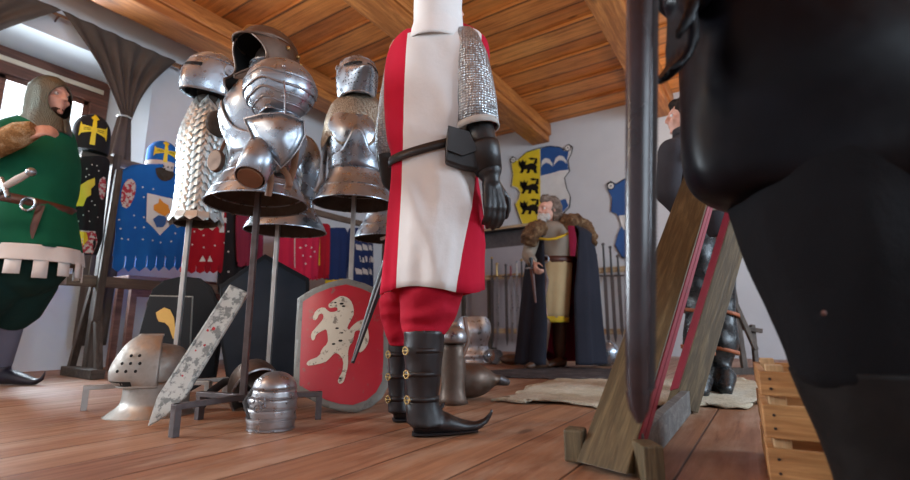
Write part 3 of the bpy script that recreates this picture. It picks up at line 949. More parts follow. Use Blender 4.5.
def slit(b, rows, z, th0, th1, h, off, n=14, dz=0.0):
    r = [[], []]
    for k in range(n + 1):
        th = th0 + (th1 - th0) * k / n
        for i, e in enumerate((-h / 2, h / 2)):
            zz = z + e + dz * ((th - th0) / (th1 - th0)) ; _, rx, ry, pr, p = interp(rows, zz)
            r[i].append(V(((rx + off) * sin(th), -(ry + off) * cos(th) - pr * max(0, cos(th)) ** p, zz)))
    loft(b, r, False, False, close=False)

def comb(b, rows, r=.005, th=0.0, mi=0):
    f = [V((0, -ry - pr, z)) for z, rx, ry, pr, p in rows]; k = [V((0, ry, z)) for z, rx, ry, pr, p in reversed(rows)]
    tube(b, f[len(f) // 2:] + k[:len(k) * 2 // 3], r, 8, hint=V((1, 0, 0)), mi=mi)

# closed helmet on stand 1
ch = P(216, 78, 2.45)
t = thing('helmet', 'polished closed helmet with eye slit above the silver scale vest', 'helmet', ch, radians(-38))
rows = refine([(-.125, .090, .094, .075, 1.8), (-.08, .098, .106, .072, 1.8), (-.02, .104, .120, .052, 2.0), (.035, .104, .126, .024, 2), (.08, .094, .116, .004, 2), (.115, .066, .082, 0, 2), (.134, .03, .038, 0, 2), (.140, .004, .005, 0, 2)], 4)
b = BM(); rings = helm_shell(b, rows); rim(b, rings[0], .005); link('skull', b, M_steel, t, thick=.003)
vis = [r for r in rows if r[0] < .062]
b = BM(); rg = helm_shell(b, vis, 40, -1.75, 1.75, .004); rim(b, rg[-1], .003, False); rim(b, rg[0], .004, False); v = link('visor', b, M_steel, t, thick=.002, off=1)
b = BM(); slit(b, rows, .006, -.80, -.10, .018, .0095); slit(b, rows, .006, .10, .80, .018, .0095); link('eye_slit', b, M_slit, v)
b = BM(); comb(b, rows, .006); link('comb', b, M_steel, t)
for k in (-1, 1):
    b = BM(); tube(b, [V((k * .108, .02, .01)), V((k * .122, .02, .01))], [.034, .030], 20); ball(b, (k * .123, .02, .01), (.006, .009, .009)); link('cheek_disc', b, M_steel, t)
b = BM(); loft(b, [hring(-.11, .085, .085), hring(.09, .08, .09)]); link('lining', b, M_slit, t)

# brown open helmet on stand 2
ch = P(268, 62, 1.93)
t = thing('helmet', 'dark brown open-faced helmet with brass trim, top of the middle suit', 'helmet', ch, radians(-30))
full = refine([(-.17, .116, .126, .01, 2), (-.10, .116, .132, .02, 2), (-.04, .118, .138, .02, 2), (.02, .120, .142, .012, 2), (.07, .112, .134, 0, 2), (.11, .088, .108, 0, 2), (.135, .055, .066, 0, 2), (.148, .02, .024, 0, 2), (.150, .003, .003, 0, 2)], 4)
b = BM(); helm_shell(b, [r for r in full if r[0] >= .058]); link('skull', b, M_brown, t, thick=.004, inner=M_slit)  # inside coloured near-black in place of the shade there
b = BM(); rg = []
for z, rx, ry, pr, p in [r for r in full if r[0] <= .064]:
    q = max(0, min(1, (.06 - z) / .22)); h0 = .30 + .75 * sin(pi * min(1, q * 1.02)) ** .8
    rg.append([V((rx * sin(th), -ry * cos(th) - pr * max(0, cos(th)) ** p - .045 * q * max(0, cos(th)), z)) for th in [h0 + (2 * pi - 2 * h0) * k / 48 for k in range(49)]])
loft(b, rg, False, False, close=False); link('cheek_plates', b, M_brown, t, thick=.003, inner=M_slit)
for q in (rg[0], [r[0] for r in rg], [r[-1] for r in rg]):
    b = BM(); rim(b, q, .005, False); link('rolled_edge', b, M_brown, t)
b = BM(); rg = []
for k in range(7):       # short peak over the face
    q = k / 6
    rg.append([V(((.119 - .006 * q) * sin(th), -(.140 + .022 * q * max(0, cos(th)) ** .8) * cos(th), .060 - .012 * q * max(0, cos(th)) - .010 * (1 - cos(th)))) for th in [-1.3 + 2.6 * j / 30 for j in range(31)]])
loft(b, rg, False, False, close=False); rim(b, rg[-1], .005, False); link('peak', b, M_brown, t, thick=.004, inner=M_slit)
b = BM(); comb(b, full, .007); link('brass_comb', b, M_brass, t)
for k in (-1, 1):
    for a in (1.6, 2.1, 2.6):
        b = BM(); ball(b, (k * .122 * sin(a), -.146 * cos(a), .03), .010); link('brass_rivet', b, M_brass, t)
b = BM(); ball(b, (0, .035, .0), (.095, .085, .10)); link('lining', b, M_lin, t)

# pointed-visor helmet on stand 4
ch = P(357, 80, 2.52)
t = thing('helmet', 'bright helmet with pointed visor and eye slits over the brown mail collar', 'helmet', ch, radians(27))
rows = refine([(-.125, .098, .104, 0, 2), (-.06, .104, .116, 0, 2), (0, .108, .124, 0, 2), (.05, .100, .118, 0, 2), (.09, .080, .096, 0, 2), (.125, .048, .058, 0, 2), (.142, .02, .025, 0, 2), (.146, .003, .003, 0, 2)], 4)
b = BM(); rings = helm_shell(b, rows); rim(b, rings[0], .004); link('skull', b, M_steel, t, thick=.003)
vrows = refine([(-.135, .096, .108, .025, 1.6), (-.105, .102, .114, .040, 2.0), (-.06, .108, .120, .072, 3.4), (-.03, .111, .126, .102, 5.0), (-.012, .112, .128, .070, 4.5), (.012, .111, .127, .024, 3), (.03, .111, .127, .018, 3), (.058, .104, .122, .008, 2), (.075, .095, .115, .002, 2)], 4)
b = BM(); rg = helm_shell(b, vrows, 48, -1.62, 1.62, .004); rim(b, rg[0], .004, False); rim(b, rg[-1], .003, False); v = link('visor', b, M_steel, t, thick=.002, off=1, )
b = BM(); slit(b, vrows, .022, -.95, -.12, .015, .010, dz=.004); slit(b, vrows, .026, .12, .95, .015, .010, dz=-.004); link('eye_slit', b, M_slit, v)
for i in range(5):
    for j in range(4):
        th, z = .35 + .13 * i, -.035 - .02 * j; _, rx, ry, pr, p = interp(vrows, z)
        for k in (-1, 1):
            b = BM(); ball(b, (k * (rx + .006) * sin(th), -(ry + .006) * cos(th) - pr * max(0, cos(th)) ** p, z), .0035, nu=8, nv=6); link('breath_hole', b, M_slit, v)
for k in (-1, 1):
    b = BM(); tube(b, [V((k * .112, .0, .045)), V((k * .122, .0, .045))], [.016, .013], 14); link('pivot', b, M_steeld, t)
b = BM(); loft(b, [hring(-.16, .07, .075), hring(.08, .085, .10)]); link('lining', b, M_slit, t)

# ---- arm harness hanging at the near side of the middle suit
ab = P(283, 118, 1.70)
t = thing('arm_harness', 'polished plate arm with round shoulder lames in front of the middle suit', 'armour', ab)
A = lambda x, y, d=1.70: P(x, y, d) - ab
def cap_shell(b, c, r, u0, u1, v0, v1, R=None, nu=30, nv=10, off=0):
    def f(u, v):
        a = u0 + (u1 - u0) * u; e = v0 + (v1 - v0) * v
        p = V(((r[0] + off) * cos(e) * sin(a), -(r[1] + off) * cos(e) * cos(a), (r[2] + off) * sin(e)))
        return V(c) + (R @ p if R else p)
    g = grid(b, f, nu, nv); return [v.co.copy() for v in g[0]]
c = A(281, 92); R = Rz(radians(-10))
b = BM(); lo = cap_shell(b, c, (.135, .13, .125), -pi, pi, .05, pi / 2 - .02, R, 44, 10); rim(b, lo, .0035); link('shoulder_cop', b, M_steel, t, thick=.003)
for i in range(4):
    b = BM(); a0, a1 = .10 - .25 * i, -.22 - .25 * i
    def f(u, v):
        a = -1.9 + 3.8 * u; e = a0 + (a1 - a0) * v + .16 * math.exp(-(a / .35) ** 2) * (1 if i < 3 else .5)
        rr_ = V((.137 - .003 * i, .132 - .003 * i, .122))
        return c + R @ V((rr_.x * cos(e) * sin(a), -rr_.y * cos(e) * cos(a), rr_.z * sin(e) * 1.05))
    g = grid(b, f, 36, 5); rim(b, [v.co.copy() for v in g[-1]], .003, False); rim(b, [v.co.copy() for v in g[0]], .0025, False)
    link('shoulder_lame', b, M_steel, t, thick=.002)
b = BM()
for (x, y) in ((262, 71), (284, 66), (283, 96)): ball(b, A(x, y, 1.575), .006)
tube(b, [A(283, 66, 1.60), A(285, 95, 1.565), A(285, 118, 1.58)], .0028, 6); link('rivets', b, M_steeld, t)
# elbow with its wing, forearm tube
b = BM(); loft(b, [ering(A(281, 122), .085, .080, 32), ering(A(281, 140, 1.69), .095, .088, 32), ering(A(280, 158, 1.68), .080, .076, 32), ering(A(283, 176, 1.68), .035, .04, 32)], False, False)
link('elbow_cop', b, M_steel, t, thick=.003)
b = BM(); fr = [A(244, 119, 1.60), A(262, 114, 1.575), A(282, 113, 1.565), A(304, 121, 1.59), A(305, 135, 1.595), A(299, 148, 1.59), A(290, 160, 1.585), A(281, 168, 1.59), A(268, 152, 1.585), A(252, 138, 1.59)]
cc = A(279, 135, 1.548); vs = [b.verts.new(p) for p in fr]; cv = b.verts.new(cc)
for k in range(len(vs)): b.faces.new((vs[k], vs[(k + 1) % len(vs)], cv))
bmesh.ops.subdivide_edges(b, edges=b.edges[:], cuts=2, use_grid_fill=True, smooth=.6)
link('elbow_wing', b, M_steel, t, thick=.004, angle=60)
b = BM(); rim(b, fr, .0035); link('wing_edge', b, M_steeld, t)
fa, fb = A(268, 142, 1.66), A(250, 178, 1.55)
b = BM(); tube(b, [fa, fa.lerp(fb, .5), fb], [.060, .062, .052], 28, cap=False); fo = link('forearm_plate', b, M_steel, t, thick=.003)
b = BM(); tube(b, [fa, fb + (fb - fa) * .02], [.045, .042], 20); link('forearm_lining', b, M_strap, fo)
for (p, q, r) in ((A(270, 168, 1.63), A(268, 196, 1.62), .012), (A(282, 168, 1.63), A(290, 186, 1.63), .011), (A(296, 150, 1.64), A(287, 190, 1.64), .013)):
    b = BM(); tube(b, [p, p.lerp(q, .5) + V((.01, -.008, 0)), q], [(r, .003)] * 3, 8, hint=V((1, 0, 0))); link('strap', b, M_strap, t)

# ================================================================== things on the floor
# great helmet with breath holes standing on its collar
hb = V((P(157, 408, 2.18).x, 2.18, 0))
t = thing('helmet', 'dull grey great helmet with breath holes standing on the floor', 'helmet', hb, radians(-58)); t.scale = (.92, .92, .92)
b = BM(); g = refine([(.0, .182, .165, .045, 1.4), (.012, .170, .155, .040, 1.4), (.04, .142, .138, .024, 1.6), (.07, .130, .133, .014, 2), (.15, .124, .134, .01, 2)], 4)
rg = helm_shell(b, g); rim(b, rg[0], .004); link('collar', b, M_floorhelm, t, thick=.003)
b = BM(); d = refine([(.15, .121, .134, 0, 2), (.20, .122, .138, 0, 2), (.25, .112, .128, 0, 2), (.29, .088, .10, 0, 2), (.315, .05, .06, 0, 2), (.325, .004, .005, 0, 2)], 4)
helm_shell(b, d); link('skull', b, M_floorhelm, t, thick=.003)
vr2 = refine([(.135, .126, .136, .03, 2), (.16, .128, .140, .055, 2.6), (.20, .126, .140, .062, 2.6), (.25, .118, .132, .055, 2.4), (.30, .098, .112, .050, 2), (.335, .066, .086, .050, 2), (.365, .030, .052, .045, 2)], 4)
b = BM(); rg = helm_shell(b, vr2, 40, -1.5, 1.5, .003); rim(b, rg[0], .004, False); rim(b, rg[-1], .003, False); v = link('visor', b, M_floorhelm, t, thick=.003, off=1)
for i in range(3):
    for j in range(3 if i else 2):
        for k in (-1, 1):
            th, z = k * (.50 + .22 * i + .06 * (j % 2)), .205 + .034 * j; _, rx, ry, pr, p = interp(vr2, z)
            b = BM(); ball(b, ((rx + .004) * sin(th), -(ry + .004) * cos(th) - pr * max(0, cos(th)) ** p, z), .0075, nu=10, nv=8); link('breath_hole', b, M_slit, v)
b = BM(); slit(b, vr2, .148, -.55, .85, .022, .008); link('eye_slit', b, M_slit, v)

# white weathered board with a pointed end, leaning on the dark stand
M_wpaint = paint('flaking_white_paint', (.62, .66, .63), (.50, .56, .54), .55, wear=.9, wearc=(.17, .20, .20), wscale=26, lo=.50, hi=.56)
M_redspot = paint('red_spots', (.5, .03, .04), rough=.5)
top, bot = P(239, 290, 2.0), V((fl(156, 427).x, 1.86, 0.0))
wb = V((bot.x, bot.y, 0)); ax = (top - bot); Lw = ax.length; ax.normalize()
side = V((1, .12, 0)); side = (side - ax * side.dot(ax)).normalized(); nn = ax.cross(side); nn = nn if nn.y < 0 else -nn
t = thing('painted_board', 'long flaking white board with pointed end leaning on the dark iron stand', 'board', wb)
b = BM(); o = bot - wb + ax * .004
poly = [(-.010, 0), (.024, .05), (.052, .14), (.046, Lw), (-.040, Lw), (-.040, .1)]
prism(b, poly, (o, side, ax, nn), .018); link('board', b, M_wpaint, t, smooth=False, bevel=.003)
b = BM()
for u, w in ((-.033, .006), (.038, .006)):
    prism(b, [(u - w / 2, .16), (u + w / 2, .16), (u + w / 2, Lw - .02), (u - w / 2, Lw - .02)], (o + nn * .018, side, ax, nn), .003)
prism(b, [(-.033, Lw - .028), (.038, Lw - .028), (.038, Lw - .021), (-.033, Lw - .021)], (o + nn * .018, side, ax, nn), .003)
link('border', b, M_wpaint, t, smooth=False)
b = BM()
for u, v, r in ((.004, .40, .010), (-.012, .385, .006), (.010, .33, .006), (0, .20, .004), (-.01, .30, .004)):
    prism(b, [(u + r * cos(k * 1.05) * random.uniform(.6, 1.2), v + r * sin(k * 1.05) * random.uniform(.6, 1.3)) for k in range(6)], (o + nn * .018, side, ax, nn), .001)
link('red_spots', b, M_redspot, t, smooth=False)

# plate arm piece standing on the floor
gb = V((P(272, 426, 1.85).x, 1.85, 0))
t = thing('arm_guard', 'dark lobstered arm guard standing on the floor in front of the stand', 'armour', gb)
G = lambda x, y, d=1.94: (P(x, y, d) - V((P(272, 426, 1.94).x, 1.94, 0))) * .97
lam = [((271, 424), (271, 412), .083, .088), ((272, 414), (272, 402), .086, .088), ((273, 404), (273, 392), .086, .086), ((274, 394), (275, 384), .084, .078)]
for i, (p, q, r0, r1) in enumerate(lam):
    b = BM(); a0, a1 = G(*p), G(*q)
    if i == 0: a0.z = .004
    rg = [[a0.lerp(a1, k / 3) + V(((r0 + (r1 - r0) * k / 3) * sin(th), -(r0 + (r1 - r0) * k / 3) * .9 * cos(th), 0)) for th in [-2.3 + 4.6 * j / 30 for j in range(31)]] for k in range(4)]
    loft(b, rg, False, False, close=False); rim(b, rg[0], .003, False); rim(b, rg[-1], .0025, False); link('lame', b, M_steeld, t, thick=.002)
b = BM(); cap_shell(b, G(275, 384), (.078, .075, .062), -pi, pi, 0, pi / 2 - .02); link('knuckle_cop', b, M_steeld, t, thick=.003)
b = BM(); tube(b, [G(256, 386, 1.90), G(247, 398, 1.90), G(252, 413, 1.88)], [(.014, .003)] * 3, 8); bkl = link('strap', b, M_black, t)
b = BM()
for (x, y) in ((258, 404), (252, 396), (262, 396)):
    q = G(x, y, 1.84); tube(b, [q + V((.012 * cos(k * pi / 4), 0, .012 * sin(k * pi / 4))) for k in range(9)], .003, 6)
link('buckle', b, M_steel, bkl)
# small dark helmet lying behind it
qb = V((P(253, 382, 2.32).x, 2.32, 0))
t = thing('helmet', 'dark rounded helmet lying on the floor behind the lobstered arm guard', 'helmet', qb, radians(40))
b = BM(); R = Euler((radians(-64), 0, 0)).to_matrix(); rg = [[R @ (p - V((0, 0, .1))) + V((0, .02, .115)) for p in hring(z, rx, ry, 0)] for z, rx, ry in refine([(0, .112, .125), (.06, .112, .125), (.12, .098, .11), (.165, .06, .07), (.185, .004, .004)], 3)]
loft(b, rg, False, True); link('skull', b, M_brown, t, thick=.004)
b = BM(); rim(b, rg[0], .006); link('rim', b, M_steeld, t)
# black leather straps in a loop by the white board
lb = V((P(226, 372, 2.30).x, 2.30, 0))
b = BM(); q = [V((-.10, 0, .01)), V((-.07, .01, .07)), V((0, .0, .12)), V((.07, -.01, .13)), V((.12, .0, .08)), V((.13, .02, .01))]
tube(b, q, [(.018, .004)] * 6, 8); tube(b, [p + V((-.03, .06, -.004)) for p in q], [(.016, .004)] * 6, 8)
solo('leather_strap', 'looped black leather strap lying behind the white board', 'strap', b, M_black, lb)

# ================================================================== shields
M_shred = paint('worn_red_paint', (.46, .014, .028), (.38, .010, .022), .38, wear=.8, wearc=(.20, .10, .08), wscale=22, lo=.60, hi=.66)
M_shedge = paint('grey_shield_rim', (.22, .21, .18), (.15, .145, .125), .6, wear=.6, wearc=(.09, .08, .07))
M_shhorse = paint('cream_horse_paint', (.62, .56, .43), (.52, .46, .36), .5, wear=.9, wearc=(.16, .13, .10), wscale=30, lo=.56, hi=.61)
M_shblack = paint('black_shield_paint', (.010, .011, .014), (.007, .008, .010), .42, wear=.4, wearc=(.10, .10, .12), wscale=9, lo=.66, hi=.74)
M_yel = paint('heraldic_yellow', (.80, .60, .02), rough=.5); M_blk = paint('heraldic_black', (.012, .010, .010), rough=.5)
M_blue = paint('heraldic_blue', (.012, .09, .30), (.010, .07, .25), .5); M_wht = paint('heraldic_white', (.72, .72, .70), rough=.6)
M_gold = paint('eagle_gold', (.62, .36, .05), rough=.5)

# red horse shield: curved surface parametrised in metres (x across, y up) leaning back
rb = V((P(342, 411, 2.16).x, 2.16, 0)); tilt = radians(17)
kx = 2.22 / 497
def shsurf(x, y, R=.62, yaw=radians(4)):
    yy, zz = 0.0, y
    dep = R - sqrt(max(.01, R * R - x * x))
    p = V((x, dep, zz)); n = V((x / R, -1, 0)).normalized()
    m = Rz(yaw) @ Matrix.Rotation(-tilt, 3, 'X')
    return m @ p, m @ n
def zpx(zx, zy):      # zoom picture of the shield (3.2 px per px, corner 280,270) -> metres on the board
    px, py = 280 + zx / 3.2, 270 + zy / 3.2
    a = P(px, py, 2.16 + (412 - py) / 134 * .19)
    return ((a.x - rb.x) * 1.0, (a.z) / cos(tilt) + .0)
out = [zpx(*p) for p in ((58, 80), (110, 56), (165, 40), (222, 30), (280, 45), (330, 66), (352, 80), (356, 180), (354, 290), (348, 370), (325, 412), (290, 442), (240, 460), (190, 455), (140, 440), (92, 412), (40, 382), (44, 300), (50, 200), (55, 130))]
t = thing('shield', 'red shield painted with a rearing cream horse, grey rim', 'shield', rb)
zmin = min(y for x, y in out)
out = [(x, y - zmin + .006) for x, y in out]
cx0 = sum(x for x, y in out) / len(out); cy0 = sum(y for x, y in out) / len(out)
ins = [(cx0 + (x - cx0) * .86, cy0 + (y - cy0) * .90) for x, y in out]
b = BM(); decal(b, out, shsurf, 0); link('board', b, M_shedge, t, thick=.016, fixn=False)
b = BM(); decal(b, ins, shsurf, .003); link('red_field', b, M_shred, t, fixn=False)
hz = [(205, 86), (190, 93), (170, 106), (162, 116), (168, 125), (184, 122), (193, 124), (192, 134), (178, 138), (165, 136), (148, 118), (122, 128), (111, 152), (117, 162), (127, 156), (132, 142), (145, 140), (148, 152), (142, 164), (122, 184), (106, 200), (106, 222), (116, 226), (122, 206), (142, 196), (156, 190), (160, 212), (160, 236), (140, 254), (131, 278), (96, 288), (87, 300), (98, 307), (150, 298), (166, 284), (180, 268), (194, 272), (208, 292), (204, 328), (188, 354), (190, 368), (204, 366), (212, 346), (222, 308), (222, 268), (228, 244), (238, 236), (242, 214), (246, 198), (264, 196), (268, 222), (258, 250), (256, 270), (274, 258), (290, 228), (286, 186), (278, 160), (258, 166), (236, 184), (226, 198), (222, 186), (234, 164), (245, 142), (240, 110), (226, 92)]
b = BM(); decal(b, [(zx_, zy_ - zmin + .006) for zx_, zy_ in [zpx(*p) for p in smoothpoly(hz, 1)]], shsurf, .005); link('horse_emblem', b, M_shhorse, t, fixn=False)
b = BM()
for zx_, zy_, r in ((186, 108, 4), (172, 116, 2.5), (206, 112, 6), (212, 120, 5), (190, 190, 5), (200, 230, 6), (178, 240, 5), (205, 205, 4), (196, 350, 4)):
    x, y = zpx(zx_, zy_); rr_ = r / 3.2 * kx
    decal(b, [(x + rr_ * cos(k * pi / 3) * 1.3, y - zmin + .006 + rr_ * sin(k * pi / 3) * .7) for k in range(6)], shsurf, .0065)
link('horse_markings', b, M_blk, t, fixn=False)

def flat_shield(name, label, pts, D0, slope, mat, rimmat=None, thick=.016, inset=.93, base=None):
    """pts: pixel outline; distance D0 at the lowest point, growing by slope per metre of height"""
    def Q(x, y):
        d = D0
        for _ in range(4): d = D0 + slope * max(0, P(x, y, d).z)
        return P(x, y, d)
    q = [Q(*p) for p in pts]; lowest = min(q, key=lambda v: v.z)
    bs = V((lowest.x, lowest.y, lowest.z)) if base is None else base
    bs = V((bs.x, bs.y, 0)) if bs.z < .06 else bs
    t = thing(name, label, 'shield', bs)
    dz = lowest.z if bs.z == 0 else 0
    q = [p - bs - V((0, 0, dz - .003 if bs.z == 0 else 0)) for p in q]
    b = BM(); back = [p + V((0, thick, 0)) for p in q]; loft(b, [q, back]); link('board', b, rimmat or mat, t, smooth=False, bevel=.003)
    c = V((0, 0, 0))
    for p in q: c += p / len(q)
    b = BM(); f = [c + (p - c) * inset + V((0, -.003, 0)) for p in q]; loft(b, [f, [p + V((0, .002, 0)) for p in f]]); link('field', b, mat, t, smooth=False)
    return t, Q, bs, dz
for _m in (M_shblack, M_blk): _m.node_tree.nodes['Principled BSDF'].inputs['Specular IOR Level'].default_value = .12
M_navy = paint('dark_navy_shield', (.018, .024, .034), (.010, .014, .022), .45)
M_navy.node_tree.nodes['Principled BSDF'].inputs['Specular IOR Level'].default_value = .15
flat_shield('shield', 'plain dark navy shield with gabled top behind the slim stand', [(220, 281), (265, 250), (309, 274), (309, 330), (305, 374), (268, 392), (228, 384), (221, 340)], 2.66, .12, M_navy, M_shblack)
t, Q, bs, dz = flat_shield('shield', 'black shield with a golden eagle head behind the floor helmet', [(150, 291), (193, 292), (190, 350), (176, 392), (136, 396), (128, 372)], 2.52, .22, M_shblack, M_shedge, .012, .975)
b = BM(); eg = [(157, 308), (165, 303), (171, 305), (175, 313), (176, 322), (180, 332), (174, 334), (170, 322), (166, 318), (160, 317), (158, 313)]
f = [Q(*p) - bs + V((0, -.006, -dz)) for p in eg]; loft(b, [f, [p + V((0, .002, 0)) for p in f]]); link('eagle_emblem', b, M_gold, t, smooth=False)
flat_shield('shield', 'black round-topped shield behind the pole of the scale vest stand', [(146, 320), (147, 298), (153, 284), (165, 275), (182, 271), (200, 273), (212, 282), (219, 298), (222, 330), (216, 372), (190, 386), (156, 380)], 2.86, .10, M_shblack, M_shblack)
# ================================================================== curtains on the left wall (world axes)
M_curt = cloth('dark_brown_curtain', (.10, .078, .064), (.07, .052, .044), rough=.95, soft=.2)
M_rodw = wood('curtain_rod_wood', (.22, .09, .035), (.36, .17, .07), axis=1)
xr = XL + .10
r0, r1, rm = V((xr, .12, 3.20)), PX(170, 61, xr), PX(59, 18, xr)
rodz = (r1.z + rm.z) / 2
b = BM(); tube(b, [V((0, -.35, 0)), V((0, r1.y - 1.0 + .10, 0))], .014, 12)
t = thing('curtain_rod', 'wooden curtain rod running over the window', 'curtain rod', (xr, 1.0, rodz), world=True)
link('pole', b, M_rodw, t)
b = BM(); ball(b, (0, r1.y - 1.0 + .12, 0), (.022, .03, .022)); link('finial', b, M_frame, t)
for yy in (-.30, rm.y - 1.0, r1.y - 1.03):
    b = BM(); tube(b, [V((0, yy, -.012)), V((-.05, yy, -.01)), V((-.095, yy, -.03))], .008, 8); link('bracket', b, M_frame, t)
# thin stick on the wall past the finial
k0, k1 = PX(172, 62, XL + .03), PX(192, 69, XL + .03)
b = BM(); tube(b, [V((0, 0, 0)), k1 - k0 + V((0, .1, 0))], .010, 8)
solo('peg', 'thin wooden peg on the wall beside the curtain rod end', 'peg', b, M_rodw, k0, world=True)

def curtain(label, ya, yb, ytie, ztie, ztail, flip=1, tail=True):
    base = V((xr, ytie, ztail))
    t = thing('curtain', label, 'curtain', base, world=True)
    b = BM(); NU, NV = 64, 34
    def f(u, v):
        y0 = ya + (yb - ya) * u; z0 = rodz + .03
        q = v; e = q ** (.85 + .25 * abs(u - .5))
        yt = ytie + (u - .5) * .10
        sag = .10 * sin(pi * q) * (1 if u < .5 else -1) * abs(u - .5) * 2
        y = y0 + (yt - y0) * e + sag * .6; z = z0 + (ztie - z0) * q - .05 * sin(pi * q) * abs(u - .5)
        x = xr + .045 + (.022 + .012 * sin(q * 6)) * (.4 + .6 * min(1, q * 2.5)) * sin(u * 2 * pi * 5.5 + 1.2 * sin(3 * q)) * (1 - .35 * q) + .03 * q
        return V((x, y, z)) - base
    grid(b, f, NU, NV); link('cloth', b, M_curt, t, thick=.004)
    b = BM(); tube(b, [V((xr + .03 + .052 * cos(a), ytie + .060 * sin(a), ztie)) - base for a in [2 * pi * k / 16 for k in range(17)]], .010, 8)
    link('tie', b, M_trim, t)
    b = BM()
    def g(u, v):
        w = .05 + .085 * min(1, v * 3) - .02 * v
        a = 2 * pi * u
        r = 1 + .16 * sin(a * 7 + v * 2)
        return V((xr + .03 + (.045 + .03 * min(1, v * 3)) * r * cos(a), ytie - .03 * v + w * r * sin(a), ztie + (ztail - ztie) * v)) - base
    grid(b, g, 56, 24, closeu=True); link('tail', b, M_curt, t, thick=.003)
ti = PX(123, 118, xr)
curtain('dark brown curtain tied into a narrow waist beside the window', rm.y, r1.y + .04, ti.y, ti.z, PX(105, 345, xr).z)
curtain('dark brown curtain swag at the top corner of the window', .2, rm.y, .62, 2.42, .45)

# ================================================================== timber trestle rack along the left wall
M_old = wood('old_grey_timber', (.055, .040, .031), (.10, .078, .062), axis=2, rough=.75)
M_oldx = wood('old_grey_timber_long', (.055, .040, .031), (.10, .078, .062), axis=1, rough=.75)
M_rail = wood('rail_timber', (.10, .065, .045), (.17, .12, .085), axis=1, rough=.7)
xk = -4.38
zt, zm = PX(112, 161, xk).z, PX(95, 282, xk).z
y0 = PX(84, 372, xk).y; y1 = PX(384, 250, xk).y
t = thing('rack', 'long grey timber trestle rack hung with surcoats along the left wall', 'rack', (xk, (y0 + y1) / 2, 0), world=True)
ym = (y0 + y1) / 2
b = BM(); beam(b, (0, PX(80, 158, xk).y - ym, zt), (0, y1 - ym + .3, zt), .05, .07); link('rail', b, M_rail, t, smooth=False, bevel=.004)
b = BM(); beam(b, (.05, PX(30, 280, xk).y - ym, zm), (.05, y1 - ym + .3, zm), .05, .085); link('rail', b, M_rail, t, smooth=False, bevel=.004)
yq = PX(122, 165, xk).y
for i, yy in enumerate((y0, (y0 + y1) / 2 + .1, y1)):
    lean = (yq - y0)
    b = BM(); beam(b, (.0, yy - ym + .02, .02), (0, yy - ym + (.02 if i else .02), zt + .06), .065, .06, V((0, 1, 0))); link('post', b, M_old, t, smooth=False, bevel=.004)
    b = BM(); beam(b, (-.32, yy - ym, .035), (.30, yy - ym - .02, .035), .09, .07); link('foot', b, M_oldx, t, smooth=False, bevel=.006)
    for sx in (-.25, .24):
        b = BM(); beam(b, (sx, yy - ym, .06), (.02 * (1 if sx > 0 else -1), yy - ym, .74), .05, .045, V((0, 1, 0))); link('brace', b, M_old, t, smooth=False, bevel=.004)
b = BM(); ls = PX(92, 362, xk + .12); lt = PX(121, 172, xk + .10)
beam(b, V((.14, ls.y - ym - .02, ls.z + .30)), V((.06, lt.y - ym, lt.z + .02)), .05, .035, V((1, 0, 0))); link('prop', b, M_old, t, smooth=False, bevel=.004)

def RD(px, py, x=xk + .06):
    """point on the rack plane in the level frame"""
    w_ = PX(px, py, x); return RW.transposed() @ w_

# ================================================================== surcoats hanging on the rack
M_sblue = cloth('bright_blue_surcoat', (.012, .14, .50), (.010, .10, .38)); M_sblack = cloth('black_surcoat', (.016, .015, .018))
M_sred = cloth('red_surcoat', (.40, .008, .02), (.30, .006, .018)); M_smar = cloth('maroon_surcoat', (.20, .02, .05))
M_spink = cloth('crimson_surcoat', (.58, .02, .07)); M_syel = cloth('yellow_surcoat', (.66, .42, .02)); M_snavy = cloth('navy_surcoat', (.014, .03, .11))
M_cream = cloth('cream_cloth', (.62, .58, .55)); M_orange = paint('orange_emblem', (.78, .30, .02), rough=.7)
M_pat = NT('red_white_lining'); _v = M_pat.coords(); M_pat.base(M_pat.ramp(M_pat.noise(_v, 38, 3), [(.46, (.55, .5, .48)), (.52, (.40, .03, .05))])); M_pat.set(rough=.9); M_pat = M_pat.m

